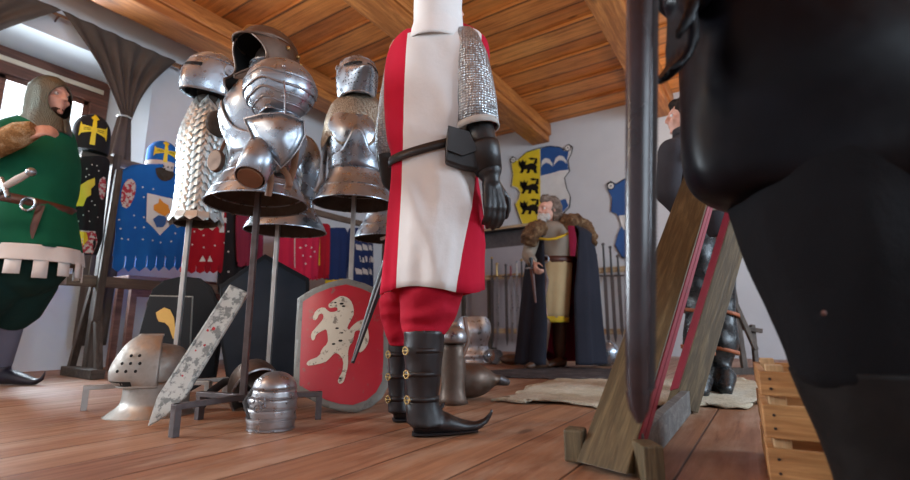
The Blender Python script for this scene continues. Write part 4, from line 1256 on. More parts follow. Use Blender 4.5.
def surcoat(label, rows, mat, hem, seed=0, x=xk + .07, thick=.05, dag=None, hemmat=None):
    """rows (py, pxL, pxR) down to the hem; hem = (y0, y1, n) dagged edge"""
    pts = [(RD(a, py, x), RD(c, py, x)) for py, a, c in refine(rows, 4)]
    top = pts[0][0].lerp(pts[0][1], .5); base = V((top.x, top.y, pts[-1][0].z))
    nrm = W_INV(V((1, 0, 0)))
    t = thing('surcoat', label, 'surcoat', base, group=None)
    N = 24; b = BM(); rings = []
    for i, (a, c) in enumerate(pts):
        q = i / (len(pts) - 1); ring = []
        for k in range(N + 1):
            u = k / N; bulge = sin(pi * u) ** .6 * thick + .012 * q * sin(u * 19 + seed)
            ring.append(a.lerp(c, u) - base + nrm * bulge)
        for k in range(N, -1, -1):
            u = k / N; ring.append(a.lerp(c, u) - base - nrm * (.008 + .01 * sin(pi * u)))
        rings.append(ring)
    loft(b, rings, True, True); link('body', b, mat, t)
    a, c = pts[-1][0] - base, pts[-1][1] - base
    def surf(px, py, off=.004):
        # project a picture point onto the front of the coat
        yy = min(max(py, rows[0][0]), rows[-1][0]); _, xl, xr_ = interp([(r[0], r[1], r[2]) for r in rows], yy)
        u = max(0, min(1, (px - xl) / (xr_ - xl))); q = (yy - rows[0][0]) / (rows[-1][0] - rows[0][0])
        bulge = sin(pi * u) ** .6 * thick + .012 * q * sin(u * 19 + seed)
        return RD(px, py, x) - base + nrm * bulge, nrm
    if hem:
        n, ln = hem; b = BM()
        dn = V((0, 0, -1))
        for k in range(n):
            u0, u1 = (k + .06) / n, (k + .94) / n
            for s0 in (1,):
                def pt(u, d): return a.lerp(c, u) + nrm * (sin(pi * u) ** .6 * thick + .012 * sin(u * 19 + seed)) + dn * d
                w0, w1, wm = pt(u0, -.01), pt(u1, -.01), pt((u0 + u1) / 2, ln)
                l0, l1 = pt(u0, ln * .72), pt(u1, ln * .72)
                fr = [w0, w1, l1, wm, l0]
                loft(b, [fr, [p - nrm * .012 for p in fr]])
        link('dagged_hem', b, hemmat or mat, t, smooth=False)
    return t, surf
def W_INV(v): return RW.transposed() @ v

def emblem(t, surf, name, poly, mat, lift=.006, it=0, step=5.0):
    b = BM(); decal(b, smoothpoly(poly, it) if it else poly, surf, lift, step); link(name, b, mat, t, fixn=True)
def studs(t, surf, pts, mat, r=.9):
    for (x, y) in pts:
        b = BM(); decal(b, [(x + r * cos(k * pi / 3), y + r * sin(k * pi / 3)) for k in range(6)], surf, .005, 9); link('stud', b, mat, t)

cross = lambda x, y, s: [(x - s * .3, y - s), (x + s * .3, y - s), (x + s * .2, y - s * .45), (x + s, y - s * .55), (x + s, y + s * .1), (x + s * .25, y), (x + s * .3, y + s), (x - s * .3, y + s), (x - s * .25, y), (x - s, y + s * .1), (x - s, y - s * .55), (x - s * .2, y - s * .45)]
# blue
t, sf = surcoat('bright blue surcoat with white crest badge and dagged hem on the rack', [(165, 132, 186), (172, 121, 190), (185, 119, 192), (197, 117, 193), (210, 116, 193), (225, 116, 193), (240, 115, 192), (256, 113, 190)], M_sblue, (8, .13))
emblem(t, sf, 'white_crest', [(144, 194), (171, 200), (171, 222), (157, 236), (143, 222)], M_wht)
emblem(t, sf, 'orange_figure', [(150, 206), (155, 204), (156, 199), (160, 203), (165, 206), (167, 213), (162, 217), (155, 214), (150, 211)], M_orange, .010)
emblem(t, sf, 'blue_figure', [(149, 220), (155, 216), (162, 217), (165, 222), (160, 228), (153, 228)], M_blue, .010)
emblem(t, sf, 'armhole', [(121, 186), (128, 178), (134, 184), (133, 196), (126, 210), (119, 206)], M_pat, .006, 1)
emblem(t, sf, 'neck_opening', [(152, 167), (172, 172), (170, 180), (160, 183), (153, 177)], M_lin, .006, 1)
studs(t, sf, [(118, 220), (119, 229), (120, 239), (126, 240), (140, 240), (149, 241), (158, 243), (141, 228), (141, 218), (141, 198), (140, 188), (150, 190), (172, 234), (168, 242), (133, 228), (132, 216)], M_wht)
# black with yellow beast
t, sf = surcoat('black surcoat with yellow beast and starred front beside the window curtain', [(157, 80, 106), (163, 74, 110), (180, 68, 108), (200, 66, 106), (220, 64, 104), (240, 62, 102), (255, 61, 97)], M_sblack, None)
emblem(t, sf, 'yellow_beast', [(78, 186), (84, 182), (92, 179), (92, 186), (88, 190), (88, 196), (83, 199), (80, 207), (73, 207), (76, 200), (77, 192)], M_yel, .008)
emblem(t, sf, 'hem_band', [(74, 231), (92, 232), (96, 243), (90, 255), (75, 252)], M_pat, .006)
emblem(t, sf, 'hem_badge', [(75, 232), (83, 233), (86, 240), (80, 246), (75, 246)], M_yel, .010)
emblem(t, sf, 'armhole', [(95, 182), (103, 176), (105, 186), (103, 200), (97, 200)], M_pat, .006, 1)
studs(t, sf, [(84, 170), (89, 166), (94, 167), (86, 176), (96, 172), (83, 178), (86, 212), (92, 206), (89, 202), (80, 216), (87, 222), (95, 218), (76, 222)], M_wht, .7)
# red with white cross
t, sf = surcoat('red surcoat with white cross and scalloped hem behind the scale vest', [(196, 190, 224), (204, 184, 229), (220, 182, 231), (240, 181, 230), (258, 180, 229), (266, 180, 228)], M_sred, (7, .07))
emblem(t, sf, 'white_cross', cross(219, 223, 10), M_wht)
emblem(t, sf, 'hem_scallops', [(196, 262), (199, 256), (202, 262)], M_wht); emblem(t, sf, 'hem_scallops', [(204, 262), (207, 256), (210, 262)], M_wht)
studs(t, sf, [(192, 232), (200, 236), (209, 230), (190, 245), (200, 248), (212, 246), (222, 243)], M_wht)
# others further along
t, sf = surcoat('black surcoat with white dots hanging next to the red one', [(208, 226, 246), (214, 222, 248), (240, 220, 248), (270, 218, 247), (288, 217, 246)], M_sblack, (4, .05))
studs(t, sf, [(226, 232), (233, 240), (226, 252), (234, 260), (226, 272), (236, 278)], M_wht)
surcoat('plain maroon surcoat hanging beyond the dark iron pole', [(212, 238, 258), (218, 236, 262), (235, 236, 263), (262, 237, 262)], M_smar, (4, .05), 2, x=xk + .16)
t, sf = surcoat('crimson surcoat with a pale border hanging past the slim pole', [(222, 280, 298), (228, 277, 301), (250, 276, 301), (272, 276, 300)], M_spink, (5, .05), 1)
emblem(t, sf, 'pale_border', [(291, 236), (294, 236), (294, 268), (291, 268)], M_cream)
t, sf = surcoat('pink studded surcoat hanging left of the red horse shield', [(228, 298, 316), (234, 295, 320), (255, 294, 319), (276, 294, 318)], M_spink, (5, .05), 4, x=xk + .12)
studs(t, sf, [(298, 248), (303, 246), (308, 248), (300, 256), (307, 257), (312, 252), (303, 264)], M_wht)
t, sf = surcoat('red and yellow surcoat hanging above the red shield corner', [(224, 311, 328), (229, 309, 331), (250, 309, 331), (275, 309, 330)], M_sred, (4, .05), 5)
emblem(t, sf, 'yellow_panel', [(311, 232), (317, 232), (317, 266), (311, 262)], M_syel)
t, sf = surcoat('navy surcoat with yellow hem hanging left of the pale pole', [(228, 328, 345), (234, 325, 348), (255, 325, 348), (280, 325, 347)], M_snavy, (4, .06), 6, hemmat=M_syel)
t, sf = surcoat('blue and white chequered surcoat hanging right of the pale pole', [(228, 350, 368), (234, 348, 372), (255, 348, 373), (284, 348, 373)], M_snavy, (4, .05), 7)
for k in range(9):
    x, y = 353 + (k % 3) * 6 + (k // 3 % 2) * 3, 244 + (k // 3) * 12
    emblem(t, sf, 'white_patch', [(x, y), (x + 5, y + 2), (x + 6, y + 7), (x + 1, y + 6)], M_cream)

# jousting crests: cloth covered helms on the rail
def rail_helm(label, px, py, wpx, hpx, mat, band):
    p = RD(px, py + hpx / 2, xk); d = p.y; w_ = wpx / 2 * d / 458
    h = (P(px, py - hpx / 2, d).z - p.z); base = V((p.x, p.y, p.z))
    t = thing('crest_helm', label, 'helmet', base, radians(44))
    rw = [(0, 1.0), (.12, 1.04), (.45, 1.03), (.65, .98), (.82, .78), (.93, .50), (.99, .18), (1.0, .02)]
    rr = refine(rw, 4); b = BM(); loft(b, [hring(z * h, w_ * r, w_ * r) for z, r in rr], True, True); link('shell', b, mat, t)
    def sf(x, y):
        z = max(0, min(.999, y)) * h
        _, r = interp(rr, z / h); a = x
        return V((w_ * r * sin(a), -w_ * r * cos(a), z)), V((sin(a), -cos(a), .2))
    cr = [(-.13, .10), (.13, .10), (.11, .42), (.62, .36), (.74, .28), (.74, .66), (.62, .58), (.11, .54), (.10, .74), (.26, .80), (0, .96), (-.26, .80), (-.10, .74), (-.11, .54), (-.62, .58), (-.74, .66), (-.74, .28), (-.62, .36), (-.11, .42)]
    b = BM(); decal(b, cr, sf, .004, .08); link('yellow_cross', b, M_yel, t, fixn=False)
    for zz in (.46, .50):
        b = BM(); decal(b, [(-.52, zz - .008), (-.16, zz - .008), (-.16, zz + .008), (-.52, zz + .008)], sf, .006, .08); link('cross_stripe', b, M_blk, t, fixn=False)
        b = BM(); decal(b, [(.16, zz - .008), (.52, zz - .008), (.52, zz + .008), (.16, zz + .008)], sf, .006, .08); link('cross_stripe', b, M_blk, t, fixn=False)
    if band:
        b = BM(); loft(b, [hring(z * h, w_ * 1.06, w_ * 1.06) for z in (-.16, .0, .16)], False, False); bd = link('white_band', b, M_cream, t, thick=.003)
        for k in range(9):
            b = BM(); a = -1.1 + .26 * k; hh = .05 + .03 * (k % 3 == 0)
            decal(b, [(a - .05, .0), (a + .03, .0), (a + .05, hh), (a - .02, hh + .02)], lambda x, y: (V((w_ * 1.08 * sin(x), -w_ * 1.08 * cos(x), y * h - .02)), V((sin(x), -cos(x), 0))), .002, .06); link('band_pattern', b, M_shblack, bd, fixn=False)
    return t
rail_helm('black crest helm with yellow cross on the rack by the window', 89, 134, 31, 38, M_sblack, False)
rail_helm('blue crest helm with yellow cross and white band on the rack', 161, 155, 27, 27, M_sblue, True)

# brown chest-height plank and box under the rack
b = BM(); c0, c1 = RD(122, 300, xk - .25), RD(232, 306, xk - .25)
pz = PX(150, 277, xk - .25).z; wlen = PX(236, 300, xk - .25).y - PX(121, 300, xk - .25).y
M_pinkw = wood('reddish_bench_wood', (.20, .095, .075), (.29, .15, .12), axis=1, rough=.7)
yb0 = PX(121, 300, xk - .25).y
t = thing('bench', 'reddish brown wooden bench standing behind the surcoat rack', 'bench', (xk - .32, yb0 + wlen / 2, 0), world=True)
b = BM(); box(b, (0, 0, pz - .03), (.32, wlen, .05)); link('seat', b, M_pinkw, t, smooth=False, bevel=.004)
b = BM(); box(b, (.13, 0, pz - .12), (.03, wlen - .1, .13)); link('apron', b, M_pinkw, t, smooth=False)
for sx in (-1, 1):
    for sy in (-1, 1):
        b = BM(); box(b, (sx * .13, sy * (wlen / 2 - .06), (pz - .055) / 2), (.05, .05, pz - .055)); link('leg', b, M_pinkw, t, smooth=False)
# pale folded cloth leaning under the rack
q = RD(203, 332, xk + .2)
b = BM(); pl = [RD(x, y, xk + .2) - q for x, y in ((187, 352), (189, 318), (200, 313), (214, 316), (216, 350))]
loft(b, [pl, [p + V((.02, .07, 0)) for p in pl]]); wobble(b, .01, 9)
solo('cloth_bundle', 'pale lavender cloth bundle under the rack behind the white board', 'cloth', b, M_cream, V((q.x, q.y, q.z)), bevel=.01)

# ================================================================== along the back wall
yk = YB - .32
zr1, zr2 = PY(483, 278, yk).z, PY(500, 331, yk).z
M_rack2 = wood('light_rail_timber', (.46, .33, .19), (.62, .46, .28), axis=0, rough=.6)
xa, xb = PY(455, 280, yk).x, PY(650, 268, yk).x
t = thing('sword_rack', 'pale timber rail rack holding swords along the back wall', 'rack', ((xa + xb) / 2, yk, 0), world=True)
for zz in (zr1, zr2):
    b = BM(); beam(b, (xa - (xa + xb) / 2, 0, zz), (xb - (xa + xb) / 2, 0, zz), .05, .075); link('rail', b, M_rack2, t, smooth=False, bevel=.004)
for px in (462, 488, 552, 640):
    xx = PY(px, 300, yk).x - (xa + xb) / 2
    b = BM(); beam(b, (xx, .05, 0), (xx, .05, zr1 + .03), .06, .05, V((0, 1, 0))); link('post', b, M_old, t, smooth=False)
    b = BM(); beam(b, (xx, -.2, .03), (xx, .2, .03), .06, .06); link('foot', b, M_old, t, smooth=False)
def sword(label, px, ytop, ybot, gm, pm, group=None, guard=.07, lean=0.0):
    p = PY(px, 279, yk - .045); zt_, zb = PY(px, ytop, yk - .045).z, PY(px, ybot, yk - .045).z
    t = thing('sword', label, 'sword', (p.x, p.y, zb), 0, group, world=True)
    g = p.z + .035 - zb; H = zt_ - zb
    b = BM(); prism(b, [(0, 0), (.022, .10), (.024, g), (-.024, g), (-.022, .10)], (V((0, -.003, 0)), V((1, 0, 0)), V((0, 0, 1)), V((0, 1, 0))), .006); link('blade', b, M_steeld if gm is not M_black else M_iron, t, smooth=False)
    b = BM(); tube(b, [V((-guard, 0, g + .008)), V((guard, 0, g + .008))], .010, 8); link('crossguard', b, pm, t)
    b = BM(); tube(b, [V((0, 0, g + .01)), V((0, 0, H - .03))], [.016, .013], 10); link('grip', b, gm, t)
    b = BM(); ball(b, (0, 0, H - .015), (.024, .016, .022)); link('pommel', b, pm, t)
M_gripr = leather('red_grip', (.25, .02, .03)); M_gripw = leather('pale_grip', (.55, .5, .45)); 
sword('black-gripped sword with brass pommel, first on the back wall rail beside the red surcoat', 492, 257, 345, M_black, M_brass)
sword('short brass-hilted sword on the back wall rail, second from the red surcoat', 497, 263, 343, M_brass, M_brass)
sword('dark plain sword on the back wall rail, third from the red surcoat', 506, 264, 346, M_black, M_iron)
sword('red-gripped sword on the back wall rail', 511, 264, 344, M_gripr, M_steeld)
sword('sword with bright round pommel and pale grip on the back wall rail', 517, 261, 344, M_gripw, M_steel)
sword('brass-pommelled sword on the back wall rail nearest the cloaked man', 522, 259, 342, M_black, M_brass)
sword('short dark sword at the cloaked man\'s elbow on the back wall rail', 597, 254, 340, M_black, M_iron)
sword('tall dark sword with the highest pommel on the back wall rail', 605, 243, 346, M_black, M_iron)
sword('tall dark sword with flat pommel right beside the tallest sword', 612, 246, 344, M_black, M_iron)
sword('dark sword on the back wall rail under the second blue plaque', 619, 255, 338, M_black, M_iron)

# wall shelf over the wainscot
s0, s1 = PY(484, 229, YB - .2), PY(530, 220, YB - .2)
t = thing('wall_shelf', 'dark wall shelf with an orange front edge above the sword rail', 'shelf', ((s0.x + s1.x) / 2, YB - .14, s0.z), world=True)
wl = s1.x - s0.x + .25
b = BM(); box(b, (0, .02, -.03), (wl, .24, .03)); link('board', b, M_iron, t, smooth=False)
b = BM(); box(b, (0, -.11, -.03), (wl, .02, .04)); link('front_edge', b, M_rack2, t, smooth=False)
b = BM(); box(b, (0, .12, -.17), (wl, .03, .26)); link('back_board', b, M_iron, t, smooth=False)
pj = PY(510, 240, YB - .1)
b = BM(); tube(b, [V((0, 0, 0)), V((0, 0, .05)), V((0, 0, .065)), V((0, 0, .10))], [.03, .03, .014, .014], 14)
# coat of arms plaque
M_line = M_blk
yp = YB - .008
def plaque(label, px, py, parts, xtra):
    c = PY(px, py, yp); t = thing('hanging_plaque', label, 'plaque', (c.x, c.y, c.z), world=True)
    def q(p): w_ = PY(p[0], p[1], yp); return (w_.x - c.x, w_.z - c.z)
    for name, poly, mat, lay, it in parts:
        fr = (V((0, -.006 * lay, 0)), V((1, 0, 0)), V((0, 0, 1)), V((0, -1, 0)))
        b = BM(); prism(b, [q(p) for p in (smoothpoly(poly, it) if it else poly)], fr, .016 if lay == 0 else .006); link(name, b, mat, t, smooth=False)
    xtra(t, q)
outl = [(510, 160), (513, 156), (518, 160), (527, 152), (539, 148), (550, 146), (560, 147), (565, 150), (569, 144), (573, 147), (572, 153), (568.5, 160), (570, 171), (565, 178), (567, 188), (571, 197), (570, 207), (561, 217), (541, 226), (532, 230), (523, 228), (518, 214), (515, 204), (518, 199), (520, 193), (517, 189), (511, 187), (513, 175), (511.5, 166)]
lion = [(-9, -1), (-6, -4), (-2, -3), (3, -5), (7, -4), (9, -1), (8, 2), (9, 6), (6, 6), (5, 3), (2, 2), (1, 6), (-2, 6), (-1, 2), (-4, 2), (-6, 6), (-9, 6), (-7, 2)]
tail = [(5, -4), (7, -9), (3, -8), (0, -10), (3, -11), (9, -10), (9, -4)]
mane = [(-10, -2), (-10, -8), (-7, -6), (-6, -9), (-4, -6), (-2, -8), (-3, -3), (-6, 0)]
def lions(t, q):
    fr = (V((0, -.0225, 0)), V((1, 0, 0)), V((0, 0, 1)), V((0, -1, 0)))
    for (x, y) in ((529, 168), (530.5, 188.5), (530.5, 209)):
        b = BM()
        for pl in (lion, tail, mane): prism(b, [q((x + a * .98, y + d * .92)) for a, d in pl], fr, .004)
        link('black_lion', b, M_blk, t, smooth=False)
    for (x, y) in ((514, 160.5), (568.5, 148.5)):
        o = q((x, y)); b = BM()
        for r, m_ in ((.052, 0), (.040, 1), (.012, 0)):
            prism(b, [(o[0] + r * cos(k * pi / 10), o[1] + r * sin(k * pi / 10)) for k in range(20)], (V((0, -.026 - .003 * (r < .05) - .002 * (r < .02), 0)), V((1, 0, 0)), V((0, 0, 1)), V((0, -1, 0))), .004, m_)
        link('scroll', b, [M_blk, M_wht], t, smooth=False)
shrink = lambda pl, c, k: [(c[0] + (x - c[0]) * k, c[1] + (y - c[1]) * k) for x, y in pl]
plaque('painted coat of arms plaque with three black lions and white crescents', 541, 185, [
    ('outline', outl, M_blk, 0, 0),
    ('white_field', shrink(outl, (541, 188), .975), M_wht, 2, 0),
    ('yellow_field', [(513, 160), (518, 161), (527, 153), (540.5, 149), (541, 224.5), (532, 228.5), (524, 226.5), (519, 213), (516, 204.5), (519, 199.5), (521, 193), (518, 188), (512.5, 186), (514, 175), (512.5, 166)], M_yel, 2.6, 0),
    ('blue_field', [(541, 149), (550, 147), (560, 148), (565, 151.5), (569, 152), (567.5, 160), (568.8, 170), (560, 171), (550, 174), (541, 176)], M_blue, 2.6, 0),
    ('blue_field', [(541, 205), (552, 203), (566, 199), (569, 206), (560, 216), (541, 224)], M_blue, 2.6, 0),
    ('white_crescent', [(541.5, 168), (542.5, 161), (546, 158.5), (550, 159.5), (553, 164), (553, 167), (550, 164), (546.5, 163), (543.5, 165)], M_wht, 3.4, 0),
    ('white_crescent', [(554, 166), (556, 159), (559.5, 156), (563.5, 156.5), (567, 161), (567, 164), (563.5, 161), (560, 160.5), (557, 162.5)], M_wht, 3.4, 0)], lions)
out2 = [(607, 184), (611, 181), (616, 184), (624, 179), (634, 178), (648, 184), (646, 200), (650, 215), (648, 240), (636, 262), (622, 258), (615, 246), (618, 234), (622, 226), (617, 214), (611, 212), (612, 198), (608, 190)]
def sc2(t, q):
    o = q((611.5, 186.5)); b = BM()
    for r, m_ in ((.055, 0), (.043, 1), (.012, 0)):
        prism(b, [(o[0] + r * cos(k * pi / 10), o[1] + r * sin(k * pi / 10)) for k in range(20)], (V((0, -.026 - .003 * (r < .05) - .002 * (r < .02), 0)), V((1, 0, 0)), V((0, 0, 1)), V((0, -1, 0))), .004, m_)
    link('scroll', b, [M_blk, M_wht], t, smooth=False)
plaque('painted plaque with blue field, mostly behind the hanging scabbard', 628, 215, [('outline', out2, M_blk, 0, 0), ('blue_field', shrink(out2, (628, 216), .965), M_blue, 2, 0),
    ('white_field', [(619, 216), (636, 214), (647, 216), (646, 230), (624, 230), (622, 226)], M_wht, 2.8, 0)], sc2)

M_sheenb = steel('blue_white_steel', (.70, .80, .92), .30, dark=.85); M_sheenb.node_tree.nodes['Principled BSDF'].inputs['Metallic'].default_value = .7
# ---- armour pieces on the floor near the back wall
def on_floor(px, py): q = fl(px, py); return V((q.x, q.y, 0))
gq = on_floor(474, 362)
t = thing('cuirass', 'bright cuirass resting on the floor near the back wall rack', 'armour', gq + V((0, 0, .006)), radians(16))
cuirass(t, M_sheenb, .86, .74, 2, .36, 1.32, vline=False, zw=.16)
gq = on_floor(452, 361) + V((0, .30, 0))
t = thing('cuirass', 'second bright cuirass on the floor, partly hidden by the knight\'s leg', 'armour', gq + V((0, 0, .006)), radians(-24))
cuirass(t, M_sheenb, .76, .78, 2, .36, 1.1, vline=False, zw=.145)
gq = on_floor(496, 364)
b = BM(); tube(b, [V((-.06, .1, .075)), V((0, -.1, .075))], [.07, .075], 20, cap=False)
solo('vambrace', 'open steel arm tube lying before the bright floor cuirass', 'armour', b, M_steel, gq, thick=.005)
b = BM()
gq = on_floor(512, 365); c2 = V((0, 0, 0))
me_b = BM(); ball(me_b, (0, 0, .055), (.12, .08, .055)); ball(me_b, (.1, -.02, .04), (.06, .05, .04))
t = solo('gauntlet', 'small rusty gauntlet on the floor beneath the sword rail', 'gauntlet', voxel(me_b, .012, 2), M_brown, gq)
gq = on_floor(607, 366)
t = thing('helmet', 'steel helmet lying on its side by the cloaked man\'s hem', 'helmet', gq + V((0, 0, .12)), radians(35))
R = Euler((radians(80), 0, 0)).to_matrix(); b = BM(); rg = [[R @ p for p in hring(z, rx, ry, 0)] for z, rx, ry in refine([(-.08, .115, .12), (0, .112, .12), (.06, .10, .11), (.11, .06, .07), (.135, .004, .004)], 3)]
loft(b, rg, False, True); link('skull', b, M_steel, t, thick=.005, inner=M_slit)
b = BM(); rim(b, rg[0], .008); link('rim', b, M_steel, t)
# brown armour just behind the knight's boot
gq = on_floor(453, 404)
t = thing('greave', 'dark brown leg plate standing on the floor behind the knight\'s boot', 'armour', gq, radians(10))
b = BM(); loft(b, [ering((0, 0, z), r, r * .85, 24) for z, r in ((.004, .075), (.03, .066), (.09, .058), (.18, .064), (.26, .058), (.30, .05))], False, False); link('shin_plate', b, M_brown, t, thick=.004)
b = BM(); cap_shell(b, V((0, -.01, .32)), (.068, .065, .06), -pi, pi, -.5, pi / 2 - .03, nu=24); link('knee_cop', b, M_steeld, t, thick=.003)
b = BM(); tube(b, [V((.04, -.03, .22)), V((.075, -.02, .30)), V((.06, 0, .42))], [(.012, .003)] * 3, 8); link('strap', b, M_strap, t)
gq = on_floor(475, 399)
t = thing('helmet', 'brown rounded helmet with snout lying on the floor right of the knight', 'helmet', gq + V((0, 0, .0)), radians(8))
b = BM(); rg = [[V((x, r * .9 * cos(a), .095 + r * sin(a) * .95)) for a in [2 * pi * k / 32 for k in range(32)]] for x, r in refine([(-.12, .088), (-.06, .094), (.0, .092), (.05, .075), (.085, .05), (.11, .032), (.135, .028)], 3)]
loft(b, rg, False, False); link('skull', b, M_brown, t, thick=.004, inner=M_slit)
b = BM(); rim(b, rg[0], .006); link('rim', b, M_steeld, t)
b = BM(); tube(b, [V((.13, 0, .095)), V((.165, 0, .085))], [.030, .022], 14); ball(b, (.17, 0, .084), (.02, .02, .02)); link('snout', b, M_iron, t)

# ---- rugs
M_hide = furmat('cream_hide', (.48, .40, .27), (.70, .62, .47), (.80, .74, .62), 3.0)
M_drug = furmat('dark_rug_pile', (.05, .04, .042), (.09, .075, .075), (.15, .13, .125), 6)
def rug(name, label, pts, mat, h, seed, fur=.012):
    q = [fl(*p) for p in pts]; c = V((0, 0, 0))
    for p in q: c += p / len(q)
    t = bmesh.new(); vs = [t.verts.new((p.x - c.x, p.y - c.y, 0)) for p in q]; t.faces.new(vs)
    lo = (min(p.x for p in q) - c.x, min(p.y for p in q) - c.y); hi = (max(p.x for p in q) - c.x, max(p.y for p in q) - c.y)
    for i in (0, 1):
        s = lo[i] + .05
        while s < hi[i]:
            pc = [0, 0, 0]; pn = [0, 0, 0]; pc[i] = s; pn[i] = 1
            bmesh.ops.bisect_plane(t, geom=t.verts[:] + t.edges[:] + t.faces[:], plane_co=pc, plane_no=pn); s += .05
    bmesh.ops.triangulate(t, faces=[f_ for f_ in t.faces if len(f_.verts) > 4])
    for v in t.verts:
        nz = mnoise.noise(v.co * 3 + V((seed, 0, 0)))
        v.co.z = h * (.75 + .5 * nz) + fur * mnoise.noise(v.co * 14)
        v.co.z = max(.014, v.co.z)
        if v.is_boundary: v.co.x += .03 * mnoise.noise(v.co * 9); v.co.y += .05 * mnoise.noise(v.co * 11 + V((5, 0, 0))); v.co.z = max(.013, v.co.z * (.6 + .8 * max(0, mnoise.noise(v.co * 5))))
    return solo(name, label, 'rug', t, mat, V((c.x, c.y, 0)), thick=.010, angle=60)
rug('hide_rug', 'cream animal hide rug spread across the middle of the floor', [(492, 402), (515, 397), (530, 387), (560, 381), (600, 381), (640, 383), (690, 381), (740, 380), (768, 386), (775, 400), (750, 410), (722, 409), (690, 407), (650, 408), (600, 409), (560, 405), (530, 405)], M_hide, .030, 3)
rug('dark_rug', 'dark shaggy rug under the cloaked man\'s feet', [(462, 374), (500, 371), (560, 369), (610, 370), (640, 373), (648, 378), (600, 379.5), (550, 379.5), (500, 378)], M_drug, .012, 8)

# ---- far right: small timber trestle and leaning poles by the back wall
tb = on_floor(742, 374); 
t = thing('trestle', 'small dark trestle with crossing poles by the far white wall', 'trestle', tb)
Q = lambda x, y, d: P(x, y, d) - tb
for nm, p, q, w_ in (('pole', (722, 274), (756, 350), .035), ('pole', (733, 290), (745, 372), .04), ('leg', (752, 325), (757, 372), .035), ('crossbar', (722, 325), (762, 331), .035)):
    b = BM(); a_, c_ = Q(*p, tb.y + .05), Q(*q, tb.y - .05 if nm != 'crossbar' else tb.y); c_.z = max(c_.z, .02); beam(b, a_, c_, w_, w_, V((0, 1, 0))); link(nm, b, M_old, t, smooth=False, bevel=.004)
b = BM(); a_ = Q(752, 374, tb.y); box(b, (a_.x - .03, -.02, .025), (.34, .10, .05)); link('foot', b, M_old, t, smooth=False)
# ================================================================== man in green at the window
M_green = cloth('green_wool_tunic', (.006, .125, .062), (.004, .085, .045)); M_dgreen = cloth('dark_green_breeches', (.006, .035, .030), (.004, .024, .022), soft=.25)
M_hose = cloth('blue_grey_hose', (.16, .17, .24)); M_coif = mail('green_grey_mail', (.17, .20, .17), 130, .4)
M_beltred = leather('red_brown_belt', (.11, .035, .022), .45); M_shoe = leather('navy_shoe', (.025, .025, .045), .4)
M_fur = furmat('brown_fur', (.07, .04, .025), (.17, .09, .045), (.34, .22, .12), 16)
M_dhair0 = furmat('dark_beard', (.06, .03, .022), (.10, .055, .04), (.15, .085, .065), 30)
M_furcuff = furmat('pale_patterned_fur', (.16, .08, .035), (.40, .22, .09), (.72, .58, .38), 14)
gbase = V((P(12, 385, 3.12).x, 3.12, 0))
Gm = thing('person', 'person in green tunic with white dagged hem and mail hood by the window', 'person', gbase)
L = lambda x, y, d=3.0: P(x, y, d) - gbase
hs = 1.10; hR = Rz(radians(80)); hc = L(51, 98, 2.98)
an1 = L(2, 366, 3.22); an1.z = .11; an2 = L(-75, 380, 3.0); an2.z = .11
J = dict(pel=L(28, 232), chest=L(35, 158), neck=L(44, 124), shR=L(18, 140, 2.84), elR=L(-28, 158, 2.74), wrR=L(22, 136, 2.66),
         shL=L(48, 136, 3.14), elL=L(60, 175, 3.22), wrL=L(56, 205, 3.12),
         hipL=L(36, 246, 3.08), knL=L(16, 314, 3.14), anL=an1, hipR=L(12, 246, 2.94), knR=L(-38, 312, 2.92), anR=an2)
b = BM(); body_blobs(b, J, radians(80), 1.12, girth=.9, lg=.8); head_blobs(b, hc, hR, hs)
hand_blobs(b, L(24, 136, 2.66), L(50, 128, 2.68) - L(24, 136, 2.66), V((.2, .9, -.2)), V((.1, 0, 1)), .7, 1.15)
hand_blobs(b, J['wrL'], V((.3, .1, -1)), V((-1, -.3, 0)), V((.2, -1, 0)), .5, 1.1)
link('body', voxel(b, .010, 4), M_skin, Gm); eye_parts(Gm, hc, hR, hs, M_eyew, M_eyed)
# mail hood with face opening
make_hood(Gm, hc, hR, hs, M_coif, 'mail_hood')
b = BM(); ball(b, hc + hR @ (V((0, -.055, -.088)) * hs), V((.037, .036, .026)) * hs); wobble(b, .005, 30); link('beard', b, M_dhair0, Gm)
# mail cape on the shoulders
# tunic
rw = refine([(116, 28, 54, 3.0), (122, 18, 61, 3.0), (130, 4, 68, 3.0), (145, -8, 71, 3.0), (165, -14, 73, 3.0), (190, -14, 71, 3.0), (204, -12, 68, 3.0), (225, -20, 70, 3.0), (250, -28, 73, 3.0)], 4)
b = BM(); loft(b, rows_rings(rw, gbase, 56, .78, fold=lambda t: .006 + .028 * max(0, t - .5), seed=2), True, False); link('tunic', b, M_green, Gm, thick=.005)
b = BM(); loft(b, rows_rings(refine([(249, -28.5, 73.5, 3.0), (258, -30, 74, 3.0), (264, -31, 74.5, 3.0)], 3), gbase, 56, .78, fold=lambda t: .034, seed=2), False, False); hb_ = link('white_hem_band', b, M_white, Gm, thick=.006)
cR, cL = L(74.5, 264, 3.0), L(-31, 264, 3.0); cm = (cR + cL) / 2; cw = (cR.x - cL.x) / 2
for k in range(15):
    a0, a1 = 2 * pi * (k + .12) / 15, 2 * pi * (k + .70) / 15
    b = BM(); top_ = [cm + V((cw * cos(a), cw * .78 * sin(a), .012)) for a in (a0, (a0 + a1) / 2, a1)]
    low = [cm + V((cw * 1.02 * cos(a), cw * .80 * sin(a), -.085 - .02 * (k % 2))) for a in (a0, (a0 + a1) / 2, a1)]
    loft(b, [top_, low], False, False, close=False); link('hem_tab', b, M_white, hb_, thick=.006)
